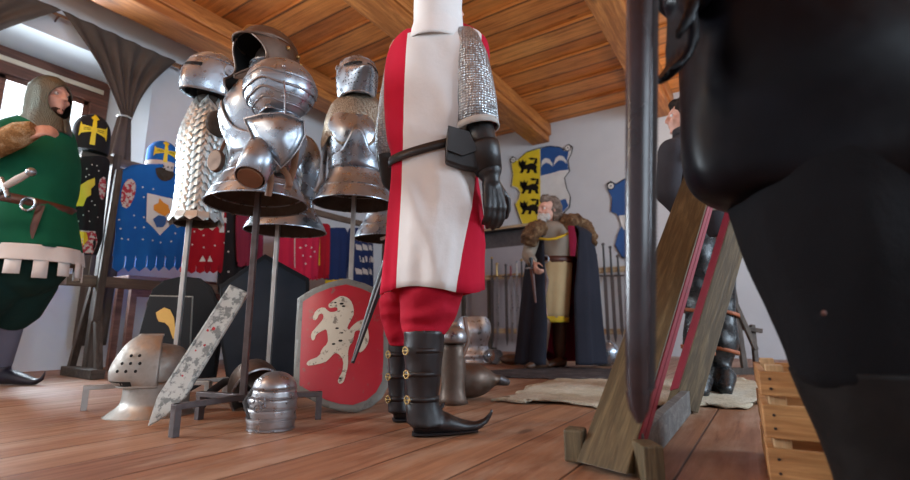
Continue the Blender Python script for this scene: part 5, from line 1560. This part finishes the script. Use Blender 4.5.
# sleeves, fur cuff
b = BM(); tube(b, [L(20, 134, 2.90), L(6, 143, 2.82), L(-14, 152, 2.76), L(-30, 158, 2.73), L(-18, 152, 2.70)], [.115, .12, .105, .095, .08], 22); wobble(b, .012, 9); link('sleeve', voxel(b, .014, 3), M_green, Gm)
b = BM(); tube(b, [L(-22, 155, 2.70), L(0, 143, 2.68), L(22, 134, 2.66), L(36, 129, 2.67)], [.062, .072, .068, .050], 26); wobble(b, .014, 30, 4); link('fur_cuff', b, M_furcuff, Gm)
b = BM(); tube(b, [L(42, 134, 3.12), L(54, 150, 3.18), L(60, 174, 3.22), L(57, 198, 3.14)], [.10, .095, .085, .06], 20); link('sleeve', b, M_green, Gm)
# belt and hanging end
b = BM(); rg = []
a, c = L(-12, 204, 3.0), L(68.5, 204, 3.0); w = (c.x - a.x) / 2 * 1.02; m = (a + c) / 2
for dz in (-.03, .03): rg.append([V((m.x + w * cos(t), m.y + w * .79 * sin(t), m.z + dz - .05 * cos(t))) for t in [2 * pi * k / 40 for k in range(40)]])
loft(b, rg, False, False); bl = link('belt', b, M_beltred, Gm, thick=.008, off=0)
b = BM(); p0 = V((m.x + w * .80, m.y - w * .55, m.z - .05)); tube(b, [p0, p0 + V((.0, -.03, -.14)), p0 + V((-.03, -.04, -.32))], [(.03, .006)] * 3, 8, hint=V((1, 0, 0))); link('belt_tail', b, M_beltred, bl)
b = BM(); q = p0 + V((-.04, -.03, 0)); tube(b, [q + V((.045 * cos(k * pi / 6), -.01, .04 * sin(k * pi / 6))) for k in range(13)], .008, 8); link('buckle', b, M_steel, bl)
# breeches, hose, shoes
b = BM()
cone(b, L(30, 240, 3.0), L(30, 265, 3.0), .22, .20, 16)
tube(b, [L(38, 250, 3.06), L(29, 285, 3.10), L(15, 312, 3.14), L(9, 326, 3.15)], [.15, .155, .13, .08], 20)
tube(b, [L(14, 250, 2.94), L(-10, 285, 2.92), L(-32, 312, 2.92), L(-40, 326, 2.92)], [.16, .17, .14, .085], 20)
wobble(b, .012, 8); link('breeches', voxel(b, .014, 3), M_dgreen, Gm)
def hose(k, an, toe):
    b = BM(); cone(b, k, an, .078, .052, 16); return link('hose', voxel(b, .012, 2), M_hose, Gm)
hose(L(10, 322, 3.15), an1 + V((0, 0, .02)), 0); hose(L(-40, 322, 2.92), an2 + V((0, 0, .02)), 0)
def shoe(an, d, mat, par, s=1.0, curl=.05):
    d = V(d).normalized(); o = V((an.x, an.y, 0))
    b = BM(); tube(b, [o - d * .07 * s + V((0, 0, .05)), o + V((0, 0, .055)), o + d * .09 * s + V((0, 0, .048)), o + d * .17 * s + V((0, 0, .034)), o + d * .235 * s + V((0, 0, .022)), o + d * .275 * s + V((0, 0, .02 + curl * .3)), o + d * .29 * s + V((0, 0, .02 + curl))],
                 [(.045, .04), (.052, .046), (.044, .05), (.032, .044), (.02, .03), (.013, .015), (.006, .006)], 14)
    cone(b, o + V((0, 0, .06)), V((an.x, an.y, .12 * s)), .05, .05, 12)
    return link('shoe', voxel(b, .009, 3), mat, par)
shoe(an1, V((1, -.12, 0)), M_shoe, Gm, 1.12, .07); shoe(an2, V((1, -.3, 0)), M_shoe, Gm, 1.12, .07)
# sword at his hip
sb = P(6, 186, 2.60)
t = thing('sword', 'sword with pale grip at the hip of the person in green', 'sword', sb)
H = lambda x, y, d=2.60: P(x, y, d) - sb
b = BM(); tube(b, [H(6, 186), H(18, 179), H(29, 173)], [.018, .021, .017], 12); link('grip', b, M_cream, t)
b = BM(); ball(b, H(31, 172), .026); link('pommel', b, M_steel, t)
b = BM(); tube(b, [H(1, 178), H(5, 187), H(8, 197)], [.012, .015, .012], 10); link('crossguard', b, M_steel, t)
b = BM(); tube(b, [H(4, 188), H(-40, 216, 2.66), H(-80, 244, 2.72)], [(.032, .012), (.03, .011), (.02, .008)], 12, hint=V((0, 0, 1))); link('scabbard', b, M_black, t)

# ================================================================== bearded man in the cloak
M_tan = cloth('tan_wool_tunic', (.50, .37, .20), (.40, .29, .15)); M_tan2 = cloth('grey_brown_yoke', (.30, .25, .195), (.23, .19, .15))
M_cloak = cloth('charcoal_cloak', (.022, .023, .034), (.015, .016, .024)); M_lred = cloth('dark_red_lining', (.20, .006, .03))
M_ytrim = cloth('yellow_trim', (.60, .40, .03)); M_greyhair = furmat('grey_beard', (.42, .39, .36), (.62, .58, .54), (.76, .73, .70), 20)
M_brhair = furmat('brown_grey_hair', (.10, .07, .055), (.20, .15, .12), (.34, .28, .24), 18); M_brboot = leather('brown_boot', (.12, .055, .03), .5)
D = 4.45; cbase = V((P(555, 369, D).x, D, 0))
Cm = thing('person', 'bearded person in a dark fur-collared cloak and tan tunic, hand on belt', 'person', cbase)
L = lambda x, y, d=D: P(x, y, d) - cbase
hc = L(548, 211); hR = Rz(radians(-58)); hs = 1.04
fA, fB = L(541, 360, 4.40), L(560, 360, 4.55); fA.z = fB.z = .09
J = dict(pel=L(554, 275), chest=L(554, 243), neck=L(553, 226), shL=L(572, 234, 4.5), elL=L(582, 262, 4.5), wrL=L(578, 282, 4.52), shR=L(536, 235, 4.4), elR=L(528, 256, 4.38), wrR=L(533, 264, 4.22),
         hipL=L(561, 285, 4.5), knL=L(560, 326, 4.5), anL=fB, hipR=L(546, 285, 4.42), knR=L(544, 326, 4.38), anR=fA)
b = BM(); body_blobs(b, J, radians(-20), .92, girth=.85, lg=.8); head_blobs(b, hc, hR, hs)
hand_blobs(b, J['wrR'], V((.2, -.5, -.6)), V((.9, .2, 0)), V((0, -.4, .8)), .8, .95); hand_blobs(b, J['wrL'], V((0, -.1, -1)), V((-1, 0, 0)), V((0, -1, 0)), .5, .95)
link('body', voxel(b, .010, 4), M_skin, Cm); eye_parts(Cm, hc, hR, hs, M_eyew, M_eyed)
b = BM()
for (x, y, z, r) in ((0, .045, .06, .092), (.035, .05, .02, .075), (-.035, .05, .02, .075), (0, .075, -.05, .075), (.06, .05, -.08, .05), (-.06, .05, -.08, .05), (.05, .06, -.14, .048), (-.05, .06, -.14, .048), (.0, -.02, .098, .06)): ball(b, hc + hR @ (V((x, y, z)) * hs), r * hs)
me = voxel(b, .010, 2); o = link('hair', me, M_brhair, Cm)
for v in me.vertices: v.co += v.normal * .010 * mnoise.noise(v.co * 40)
b = BM()
for (x, y, z, r) in ((0, -.075, -.085, .045), (.04, -.055, -.07, .035), (-.04, -.055, -.07, .035), (0, -.085, -.13, .042), (.02, -.075, -.16, .032), (-.015, -.08, -.18, .026), (.028, -.094, -.052, .013), (-.028, -.094, -.052, .013), (0, -.102, -.042, .012)): ball(b, hc + hR @ (V((x, y, z)) * hs), r * hs)
me = voxel(b, .008, 2); link('beard', me, M_greyhair, Cm)
for v in me.vertices: v.co += v.normal * .008 * mnoise.noise(v.co * 50)
b = BM(); tube(b, [L(537, 233, 4.40), L(531, 246, 4.38), L(528, 256, 4.37), L(532, 262, 4.25)], [.075, .068, .062, .05], 18); link('sleeve', voxel(b, .012, 2), M_tan2, Cm)
# tunic: grey-brown above, tan below the belt
rw = refine([(222, 545, 562, D), (227, 536, 570, D), (236, 535, 573, D), (250, 536, 573, D), (261, 539, 571, D)], 4)
b = BM(); loft(b, rows_rings(rw, cbase, 44, .66), False, False); link('tunic_body', b, M_tan2, Cm, thick=.004)
rw = refine([(259, 539, 571, D), (268, 537.5, 572, D), (290, 536.5, 571, D), (318, 535.5, 568.5, D)], 4)
b = BM(); loft(b, rows_rings(rw, cbase, 64, .70, fold=lambda t: .006 + .05 * t, seed=4), False, False); link('tunic_skirt', b, M_tan, Cm, thick=.004)
b = BM(); loft(b, rows_rings([(316.5, 535.2, 568.8, D), (320, 535, 568.8, D), (322.5, 535, 568.6, D)], cbase, 64, .71, fold=lambda t: .055, seed=4), False, False); link('yellow_hem', b, M_ytrim, Cm, thick=.005)
b = BM(); tube(b, [L(535, 236, D - .14), L(540, 238.5, D - .19), L(548, 239.5, D - .225), L(556, 238.5, D - .235), L(564, 235.5, D - .215), L(571, 232, D - .16)], .012, 8); link('yellow_neck_trim', b, M_ytrim, Cm)
b = BM(); a, c = L(538.5, 260.5), L(571.5, 260.5); w = (c.x - a.x) / 2 * 1.03; m = (a + c) / 2
loft(b, [ering(m + V((0, 0, dz)), w, w * .68, 40) for dz in (-.03, .03)], False, False); bl = link('belt', b, M_beltred, Cm, thick=.006, off=0)
b = BM(); q = m + V((-w * .72, -w * .56, 0)); tube(b, [q + V((.035 * cos(k * pi / 6), -.012, .034 * sin(k * pi / 6))) for k in range(13)], .009, 8); link('buckle', b, M_steel, bl)
b = BM(); q = m + V((-w * .85, -w * .48, 0)); tube(b, [q, q + V((.03, -.03, -.2)), q + V((-.02, -.03, -.42))], [(.022, .005)] * 3, 8, hint=V((1, 0, 0))); link('belt_tail', b, M_beltred, bl)
# dagger hilt at the belt
db = L(531, 262, 4.20) + cbase
t = thing('dagger', 'dark dagger hanging under the hand of the cloaked person', 'dagger', db)
b = BM(); tube(b, [V((0, 0, .04)), V((.005, 0, -.05))], .016, 10); link('grip', b, M_black, t)
b = BM(); tube(b, [V((-.05, 0, -.055)), V((.06, 0, -.055))], .009, 8); link('crossguard', b, M_steel, t)
b = BM(); tube(b, [V((.005, 0, -.06)), V((.03, .0, -.36))], [(.022, .009), (.010, .006)], 10); link('sheath', b, M_beltred, t)
# cloak: one cloth from shoulder to shoulder round the back
b = BM()
ang0, ang1 = radians(-62), radians(242)
crow = [(226, 540, 575, .9), (234, 530, 590, .9), (246, 528, 594, .82), (270, 525, 598, .72), (300, 521.5, 600, .66), (335, 518, 603, .64), (363, 515, 606, .64)]
rg = []
for i, (py, xl, xr_, dp) in enumerate(refine(crow, 5)):
    a, c = L(xl, py, D + .06), L(xr_, py, D + .06); w = (c.x - a.x) / 2; m = (a + c) / 2; q = i / 30
    open_l = radians(-140 + 24 * min(1, q * 1.3)); open_r = radians(-62 - 17 * min(1, q * 1.6))
    ring = []
    for k in range(71):
        th = open_r + (2 * pi + open_l - open_r) * k / 70
        f = 1 + .045 * q * sin(th * 11 + 1) + .02 * q * sin(th * 23)
        z = max(.02 - m.z if False else -9, 0)
        ring.append(V((m.x + w * cos(th) * f, m.y + w * dp * sin(th) * f, max(.018, m.z))))
    rg.append(ring)
loft(b, rg, False, False, close=False); link('cloak', b, M_cloak, Cm, thick=.008, inner=M_lred)
b = BM(); tube(b, [L(571, 226, D - .20), L(573, 240, D - .27), L(572.5, 256, D - .30)], [(.030, .006), (.034, .006), (.022, .006)], 8, hint=V((1, 0, 0))); link('red_facing', b, M_lred, Cm)
b = BM(); pl = [L(546, 318, D + .10), L(567, 318, D + .10), L(568, 352, D + .1), L(558, 356, D + .1), L(546, 350, D + .1)]; loft(b, [pl, [p + V((0, .02, 0)) for p in pl]]); link('under_robe', b, M_lred, Cm, bevel=.004)
# fur collar
b = BM()
for s, pth in ((0, [(566, 222, D - .12), (575, 222, D - .02), (584, 228, D + .02), (590, 238, D - .02), (592, 246, D - .06)]), (1, [(543, 226, D - .12), (535, 230, D - .16), (530, 237, D - .16), (529, 244, D - .12)]), (2, [(543, 226, D + .05), (552, 222, D + .16), (566, 222, D + .14), (580, 226, D + .08)])):
    tube(b, [L(*p) for p in pth], [.075, .085, .085, .075, .05][:len(pth)], 14)
me = voxel(b, .014, 2); o = link('fur_collar', me, M_fur, Cm)
for v in me.vertices: v.co += v.normal * .022 * mnoise.noise(v.co * 24)
# legs
for an, kn in ((fA, L(544, 326, 4.38)), (fB, L(560, 326, 4.5))):
    b = BM(); cone(b, kn + V((0, 0, .03)), an + V((0, 0, .06)), .066, .056, 14); o_ = V((an.x, an.y, 0)); dd = V((-.8, -.6, 0))
    tube(b, [o_ - dd * .06 + V((0, 0, .05)), o_ + V((0, 0, .055)), o_ + dd * .10 + V((0, 0, .042)), o_ + dd * .19 + V((0, 0, .03))], [(.045, .042), (.05, .046), (.036, .046), (.02, .03)], 12); link('boot', voxel(b, .011, 3), M_brboot, Cm)

# ================================================================== man in the dark jacket beyond the leaning planks
M_jack = cloth('charcoal_jacket', (.040, .036, .040), (.028, .025, .030)); M_dhair = furmat('dark_hair', (.016, .012, .010), (.028, .02, .017), (.05, .036, .03), 30)
M_pvc = leather('black_leg_armour', (.020, .022, .024), .26); M_orange_s = leather('orange_strap', (.36, .10, .035), .6)
D = 2.56; jbase = V((P(716, 398, D + .2).x, D + .2, 0))
Jm = thing('person', 'dark-haired person in charcoal jacket with strapped black leg armour', 'person', jbase)
L = lambda x, y, d=D: P(x, y, d + .2) - jbase
hc = L(684, 117, 2.50); hR = Rz(radians(-112)); hs = .90
J = dict(pel=L(704, 232, 2.52), chest=L(692, 168, 2.50), neck=L(686, 134, 2.50), shL=L(672, 152, 2.38), elL=L(666, 196, 2.42), wrL=L(684, 214, 2.42), shR=L(714, 150, 2.62), elR=L(716, 196, 2.66), wrR=L(700, 216, 2.56),
         hipL=L(698, 245, 2.48), knL=L(697, 320, 2.48), anL=L(694, 384, 2.48), hipR=L(714, 245, 2.58), knR=L(719, 322, 2.56), anR=L(716, 384, 2.56))
b = BM(); body_blobs(b, J, radians(-70), .96, girth=.85, lg=.55); head_blobs(b, hc, hR, hs)
hand_blobs(b, J['wrL'], V((.8, .2, -.2)), V((0, .9, -.2)), V((0, 0, 1)), .7); hand_blobs(b, J['wrR'], V((-.6, -.4, -.2)), V((0, .9, -.2)), V((0, 0, 1)), .7)
link('body', voxel(b, .009, 4), M_skin, Jm); eye_parts(Jm, hc, hR, hs, M_eyew, M_eyed)
b = BM()
for (x, y, z, r) in ((0, .02, .055, .092), (0, .045, .02, .086), (.045, .03, .03, .055), (-.045, .03, .03, .055), (0, .07, -.03, .055), (0, -.045, .09, .045)): ball(b, hc + hR @ (V((x, y, z)) * hs), r * hs)
me = voxel(b, .008, 2); link('hair', me, M_dhair, Jm)
for v in me.vertices: v.co += v.normal * .006 * mnoise.noise(v.co * 50)
b = BM(); tube(b, [L(687, 131, 2.50), L(690, 140, 2.50), L(694, 168, 2.51), L(700, 205, 2.52), L(705, 240, 2.53)], [(.075, .075), (.15, .12), (.18, .13), (.165, .125), (.18, .13)], 30, hint=V((0, 1, 0)))
cone(b, L(688, 143, 2.5), L(673, 152, 2.39), .07, .075, 14); cone(b, L(688, 143, 2.5), L(713, 150, 2.61), .07, .075, 14)
cone(b, L(672, 152, 2.38), L(667, 194, 2.42), .078, .065, 14); cone(b, L(667, 194, 2.42), L(681, 212, 2.42), .062, .048, 14); cone(b, L(714, 150, 2.62), L(716, 196, 2.66), .075, .062, 14); cone(b, L(716, 196, 2.66), L(703, 214, 2.57), .06, .045, 14)
me = voxel(b, .012, 3); link('jacket', me, M_jack, Jm)
for v in me.vertices: v.co += v.normal * .006 * mnoise.noise(v.co * 12)
b = BM(); tube(b, [L(684, 128, 2.49), L(686, 135, 2.49)], [.066, .078], 20, cap=False); link('collar', b, M_jack, Jm, thick=.008)
b = BM(); pl = [L(689, 144, 2.30), L(695, 146, 2.32), L(692, 160, 2.30), L(687, 156, 2.29)]; loft(b, [pl, [p + V((0, .02, 0)) for p in pl]]); link('shirt_front', b, M_cream, Jm)
for kx_, D2 in ((0, 2.56), (-24, 2.48)):
    b = BM(); rr = refine([(y_, a_, c_, D2 + .2) for y_, a_, c_ in ((236, 698, 736), (262, 703, 735), (290, 706, 734), (312, 709, 734), (330, 707, 736), (346, 706, 737), (362, 708, 731), (384, 705, 729))], 4)
    rg = [[p + V((kx_ * D2 / 480, 0, 0)) for p in r] for r in rows_rings(rr, jbase, 30, .95)]; loft(b, rg)
    cone(b, V((rg[-1][0].x - .05, rg[-1][8].y - .12, .10)), V((rg[-1][0].x - .10, rg[-1][8].y - .20, .045)), .058, .04, 14)
    cone(b, V((rg[-1][0].x - .06, rg[-1][8].y - .06, .05)), V((rg[-1][0].x - .10, rg[-1][8].y - .20, .042)), .055, .04, 14)
    me = voxel(b, .011, 2); lg_ = link('leg_armour', me, M_pvc, Jm)
    for v in me.vertices:
        v.co += V((1, 1, 0)) * .010 * mnoise.noise(v.co * 14); v.co.z = max(.004, v.co.z)
    for y0_, dy in ((313, 4), (350, -3)):
        a, c = L(707.5 + kx_, y0_, D2), L(736.5 + kx_, y0_, D2); w = (c.x - a.x) / 2 * 1.0; m = (a + c) / 2
        b = BM(); loft(b, [[V((m.x + w * cos(t), m.y + w * .98 * sin(t), m.z + dz - .02 * cos(t))) for t in [2 * pi * k / 30 for k in range(30)]] for dz in (-.010, .010)], False, False); link('strap', b, M_orange_s, lg_, thick=.006, off=1)

# ================================================================== timber stand of leaning planks
M_plk = wood('olive_plank', (.085, .058, .026), (.155, .110, .052), axis=2, rough=.6, scale=2.2); M_plkg = wood('grey_footboard', (.10, .095, .09), (.18, .172, .16), axis=1, rough=.6)
M_pred = paint('red_edge_paint', (.25, .014, .03), rough=.5, wear=.6, wearc=(.09, .03, .03), lo=.58, hi=.68)
n0 = fl(604, 474); n0 = V((n0.x, n0.y, 0)); f0 = P(680, 402, 2.22); f0 = V((f0.x, f0.y, 0))
tb = n0.copy()
t = thing('plank_stand', 'timber stand of two leaning planks with red edges near the camera', 'stand', tb)
topn = P(700, 186, 1.98) - tb; dirn = topn.normalized()
def plank(base, top, wd, th, nm, sd, sg):
    a = V(base) - tb; d = (V(top) - V(base)); u = d.normalized()
    side = V(sd); side = (side - u * side.dot(u)).normalized(); nn = u.cross(side)
    ext = d.length * 1.28
    mw = Matrix((side, nn, u)).transposed().to_4x4(); mw.translation = a
    b = BM(); rings = [[V(((wd / 2) * i, (th / 2) * j, s)) for i, j in ((-1, -1), (1, -1), (1, 1), (-1, 1))] for s in (0, ext)]
    for p in rings[0]: p.z = max(0, (.004 - (mw @ V((p.x, p.y, 0))).z) / u.z)
    loft(b, rings); o = link(nm, b, M_plk, t, smooth=False, bevel=.003); o.matrix_local = mw
    for j in ((-.20, .26) if sg > 0 else (0,)):
        b = BM(); kk = .20 if sg > 0 else .47; rings = [[V((sg * (wd / 2 + e), th * (j + k), s)) for e, k in ((-.001, -kk), (.0035, -kk), (.0035, kk), (-.001, kk))] for s in (.08, ext)]
        loft(b, rings); link('red_edge', b, M_pred, o, smooth=False)
    return a, u, side, nn
a1, u1, s1_, n1_ = plank(n0, P(699, 186, 1.98), .135, .055, 'plank', (1, -.85, 0), 1)
a2, u2, s2_, n2_ = plank(f0, P(737, 222, 2.36), .100, .13, 'plank', (1, -.12, 0), -1)
b = BM(); A0, A1 = a1 + V((.085, .0, .05)), fl(694, 392) - tb + V((.06, .0, .045))
beam(b, A0 + (A1 - A0).normalized() * .01, A1, .035, .095); link('foot_board', b, M_plkg, t, smooth=False, bevel=.003)
b = BM(); q0, q1 = fl(567, 462) - tb + V((0, 0, .05)), a1 + V((-.03, .09, .05)); beam(b, q0, q1 + (q1 - q0) * .2, .06, .085); link('foot_block', b, M_plk, t, smooth=False, bevel=.006)
b = BM(); q = a1 + u1 * .06 + s1_ * .09; box(b, (q.x, q.y - .02, max(.045, q.z)), (.05, .08, .085)); link('foot_wedge', b, M_plk, t, smooth=False, bevel=.004)
b = BM(); ma, mb = a1 + u1 * 1.30, a2 + u2 * 1.16; beam(b, ma + n1_ * .05, mb + n2_ * .05, .05, .07); link('cross_rail', b, M_plk, t, smooth=False)

# ================================================================== slatted crate, lower right
M_crate = wood('pine_crate_wood', (.40, .18, .06), (.58, .31, .12), axis=0, rough=.55, scale=1.0); M_crend = wood('pine_crate_post', (.50, .30, .14), (.66, .44, .24), axis=2, rough=.55)
M_nail = plain('nail_heads', (.03, .02, .015), .5)
cq = V((P(769, 470, 1.20).x, 1.20, 0))
t = thing('crate', 'slatted pine crate standing at the lower right edge', 'crate', cq, radians(-30))
zT, z1, z2, z3, z4 = [max(0.004, P(764, y, 1.20).z) for y in (371, 395, 404, 437, 447)]
Wc, Dc = .48, .36
for i, (za, zb) in enumerate(((z1, zT), (z3, z2), (.012, z4))):
    for yy in (-.0, Dc):
        b = BM(); box(b, (Wc / 2, yy, (za + zb) / 2), (Wc, .016, zb - za)); s_ = link('slat', b, M_crate, t, smooth=False, bevel=.0025)
        if yy == 0:
            for dx in (.022, Wc - .022):
                for dz in (.3, .7):
                    b = BM(); tube(b, [V((dx, -.0075, za + (zb - za) * dz)), V((dx, -.0095, za + (zb - za) * dz))], .0035, 8); link('nail', b, M_nail, s_)
    for xx in (.008, Wc - .008):
        b = BM(); box(b, (xx, Dc / 2, (za + zb) / 2), (.016, Dc - .018, zb - za)); link('end_slat', b, M_crate, t, smooth=False, bevel=.0025)
for xx in (.034, Wc - .034):
    for yy in (.03, Dc - .03):
        b = BM(); box(b, (xx, yy, (zT + .012) / 2 + .004), (.036, .043, zT + .008)); link('corner_post', b, M_crend, t, smooth=False, bevel=.002)
b = BM(); box(b, (Wc / 2, Dc / 2, .010), (Wc - .03, Dc - .02, .014)); link('bottom', b, M_crate, t, smooth=False)

# ================================================================== dark figure close to the camera
M_coat = leather('black_leather_coat', (.0035, .003, .005), .36, grain=.08); M_trou = cloth('black_trousers', (.005, .0045, .0055), soft=.3); M_greave = leather('dark_leather_gaiter', (.011, .009, .0085), .6)
for _m in (M_coat, M_trou, M_greave): _m.node_tree.nodes['Principled BSDF'].inputs['Specular IOR Level'].default_value = .13
D = .97; bbase = V((.86, D, 0))
Bm = thing('person', 'person in black leather coat, close and cut off by the right edge', 'person', bbase)
L = lambda x, y, d=D: P(x, y, d) - bbase
J = dict(pel=V((.0, 0, .92)), chest=V((0, .0, 1.28)), neck=V((0, .0, 1.49)), shL=V((-.20, 0, 1.41)), elL=V((-.33, -.02, 1.16)), wrL=P(681, 0, .86) - bbase, shR=V((.20, 0, 1.41)), elR=V((.30, .06, 1.14)), wrR=V((.28, -.06, .92)),
         hipL=V((-.10, -.01, .88)), knL=V((-.03, -.04, .48)), anL=V((.03, -.03, .09)), hipR=V((.11, .02, .88)), knR=V((.22, -.16, .48)), anR=V((.26, -.22, .09)))
b = BM(); body_blobs(b, J, 0, 1.0, girth=.9, lg=.8); hc = V((0, .0, 1.66)); head_blobs(b, hc, Rz(pi), 1.0)
hand_blobs(b, J['wrR'], V((0, -.1, -1)), V((-1, 0, 0)), V((0, -1, 0)), .5)
link('body', voxel(b, .011, 4), M_skin, Bm); eye_parts(Bm, hc, Rz(pi), 1.0, M_eyew, M_eyed)
b = BM()
for (x, y, z, r) in ((0, -.02, .055, .092), (0, -.045, .02, .086), (.045, -.03, .03, .055), (-.045, -.03, .03, .055), (0, -.07, -.03, .06)): ball(b, hc + V((x, y, z)), r)
link('hair', voxel(b, .010, 3), M_dhair, Bm)
b = BM(); rr = refine([(-140, 825, 888, .97), (-134, 785, 930, .97), (-122, 748, 958, .97), (-100, 716, 984, .97), (-45, 690, 1004, .98), (20, 684, 1016, .98), (80, 686, 1020, .97), (130, 687, 1022, .96), (160, 689, 1020, .96), (180, 695, 1014, .96), (194, 708, 1000, .96), (203, 728, 982, .97), (207, 750, 962, .98)], 4)
b2 = rows_rings(rr, bbase, 64, .54); loft(b, b2, True, False)
for v in b.verts:
    q = v.co
    z = q.z + bbase.z
    v.co += V((0, -1, 0)) * (.030 * sin(7.5 * (q.x * .9 + z * 1.1) + .6) + .012 * mnoise.noise(q * 6)) * max(0, min(1, (-q.y) / .08)) * max(0, min(1, (1.05 - z) / .25))
link('coat', b, M_coat, Bm, thick=.006)
for k, s in (('L', -1), ('R', 1)):
    b = BM(); tube(b, [J['sh' + k] + V((-.02 * s, 0, .02)), V(J['sh' + k]).lerp(J['el' + k], .5), J['el' + k], V(J['el' + k]).lerp(J['wr' + k], .55), V(J['wr' + k]).lerp(J['el' + k], .12)], [.085, .085, .075, .065, .052], 18); link('sleeve', voxel(b, .014, 3), M_coat, Bm)
b = BM(); hand_blobs(b, J['wrL'], V((-.06, .02, -1)), V((-1, -.1, 0)), V((0, -1, .1)), .40, 1.22); cone(b, J['wrL'], V(J['wrL']) + V((.01, 0, .09)), .036, .046, 14)
link('glove', voxel(b, .008, 3), M_coat, Bm)
b = BM(); loft(b, rows_rings(refine([(120, 735, 905, .96), (200, 740, 905, .95), (215, 744, 906, .94), (260, 758, 910, .92), (310, 777, 918, .91), (350, 793, 926, .90), (385, 803, 930, .90)], 4), bbase, 36, .85, fold=lambda t: .02, seed=1))
tube(b, [V((.10, .02, .85)), V((.2, -.14, .5)), V((.25, -.20, .26))], [.11, .095, .07], 18); cone(b, V((-.05, 0, .86)), V((.1, .02, .86)), .13, .12)
me = voxel(b, .012, 3); link('trousers', me, M_trou, Bm)
for v in me.vertices: v.co += v.normal * .010 * mnoise.noise(v.co * V((14, 14, 5)))
b = BM(); loft(b, rows_rings(refine([(370, 800, 936, .90), (400, 812, 940, .90), (440, 829, 946, .90), (490, 846, 952, .90), (530, 852, 956, .90)], 4), bbase, 36, .85), False, False); link('gaiter', b, M_greave, Bm, thick=.006)
b = BM(); q = V((.26, -.22, 0)); loft(b, [ering(q + V((0, 0, z)), r, r, 24) for z, r in ((.05, .065), (.15, .072), (.29, .085))], False, False); link('gaiter', b, M_greave, Bm, thick=.006)
for q in (V((.035, -.03, 0)), V((.27, -.22, 0))):
    b = BM(); tube(b, [q + V((0, -.08, .05)), q + V((0, .0, .06)), q + V((-.05, .08, .045)), q + V((-.09, .14, .032))], [(.045, .042), (.056, .048), (.042, .048), (.026, .034)], 14); cone(b, q + V((0, 0, .06)), q + V((0, 0, .13)), .055, .055); link('boot', voxel(b, .011, 3), M_black, Bm)
b = BM(); q = L(824, 313, .805); ball(b, q, (.0045, .003, .0045)); link('button', b, M_beltred, Bm)

# ---- scabbard hanging from that person's hand
M_scab = leather('scabbard_leather', (.030, .018, .022), .20, grain=.04); M_braid = leather('scabbard_braid', (.030, .028, .032), .55)
sb = P(639, 422, .80)
t = thing('sword', 'long scabbarded sword held point down, blurred close to the camera', 'sword', sb)
H = lambda x, y, d=.80: P(x, y, d) - sb
b = BM(); pts = [(640.5, -20), (640, 100), (639, 220), (638.5, 330), (638.5, 385), (639, 408), (639.5, 420)]
wd = [15.5, 15, 14, 13, 11.5, 8, 3]
tube(b, [H(x, y) for x, y in pts], [(.80 / 470 * w_, .016 if w_ > 8 else .008) for w_ in wd], 20, hint=V((1, 0, 0))); link('scabbard', b, M_scab, t)
b = BM()
e0, e1 = H(655, -20, .795), H(651, 388, .795); n = 110
for k in range(n):
    p = e0.lerp(e1, k / (n - 1)); p = p + V((0, -.003, 0)); tube(b, [p + V((-.004, 0, -.005)), p + V((.004, -.002, .005))], .0034, 6)
o = link('braided_edge', b, M_braid, t); o['kind'] = 'stuff'
b = BM(); tube(b, [H(638.5, 392), H(639, 410), H(639.5, 423)], [(.021, .018), (.0155, .014), (.005, .005)], 16, hint=V((1, 0, 0))); link('chape', b, M_scab, t)
g0 = H(640.5, -24); ug = (H(640.5, -24) - H(640, 100)).normalized()
b = BM(); tube(b, [g0 - V((.08, 0, 0)), g0 + V((.08, 0, 0))], .009, 10); link('crossguard', b, M_steeld, t)
b = BM(); tube(b, [g0, g0 + ug * .17], .015, 12); link('grip', b, M_black, t)
b = BM(); ball(b, g0 + ug * .19, .024); link('pommel', b, M_steeld, t)
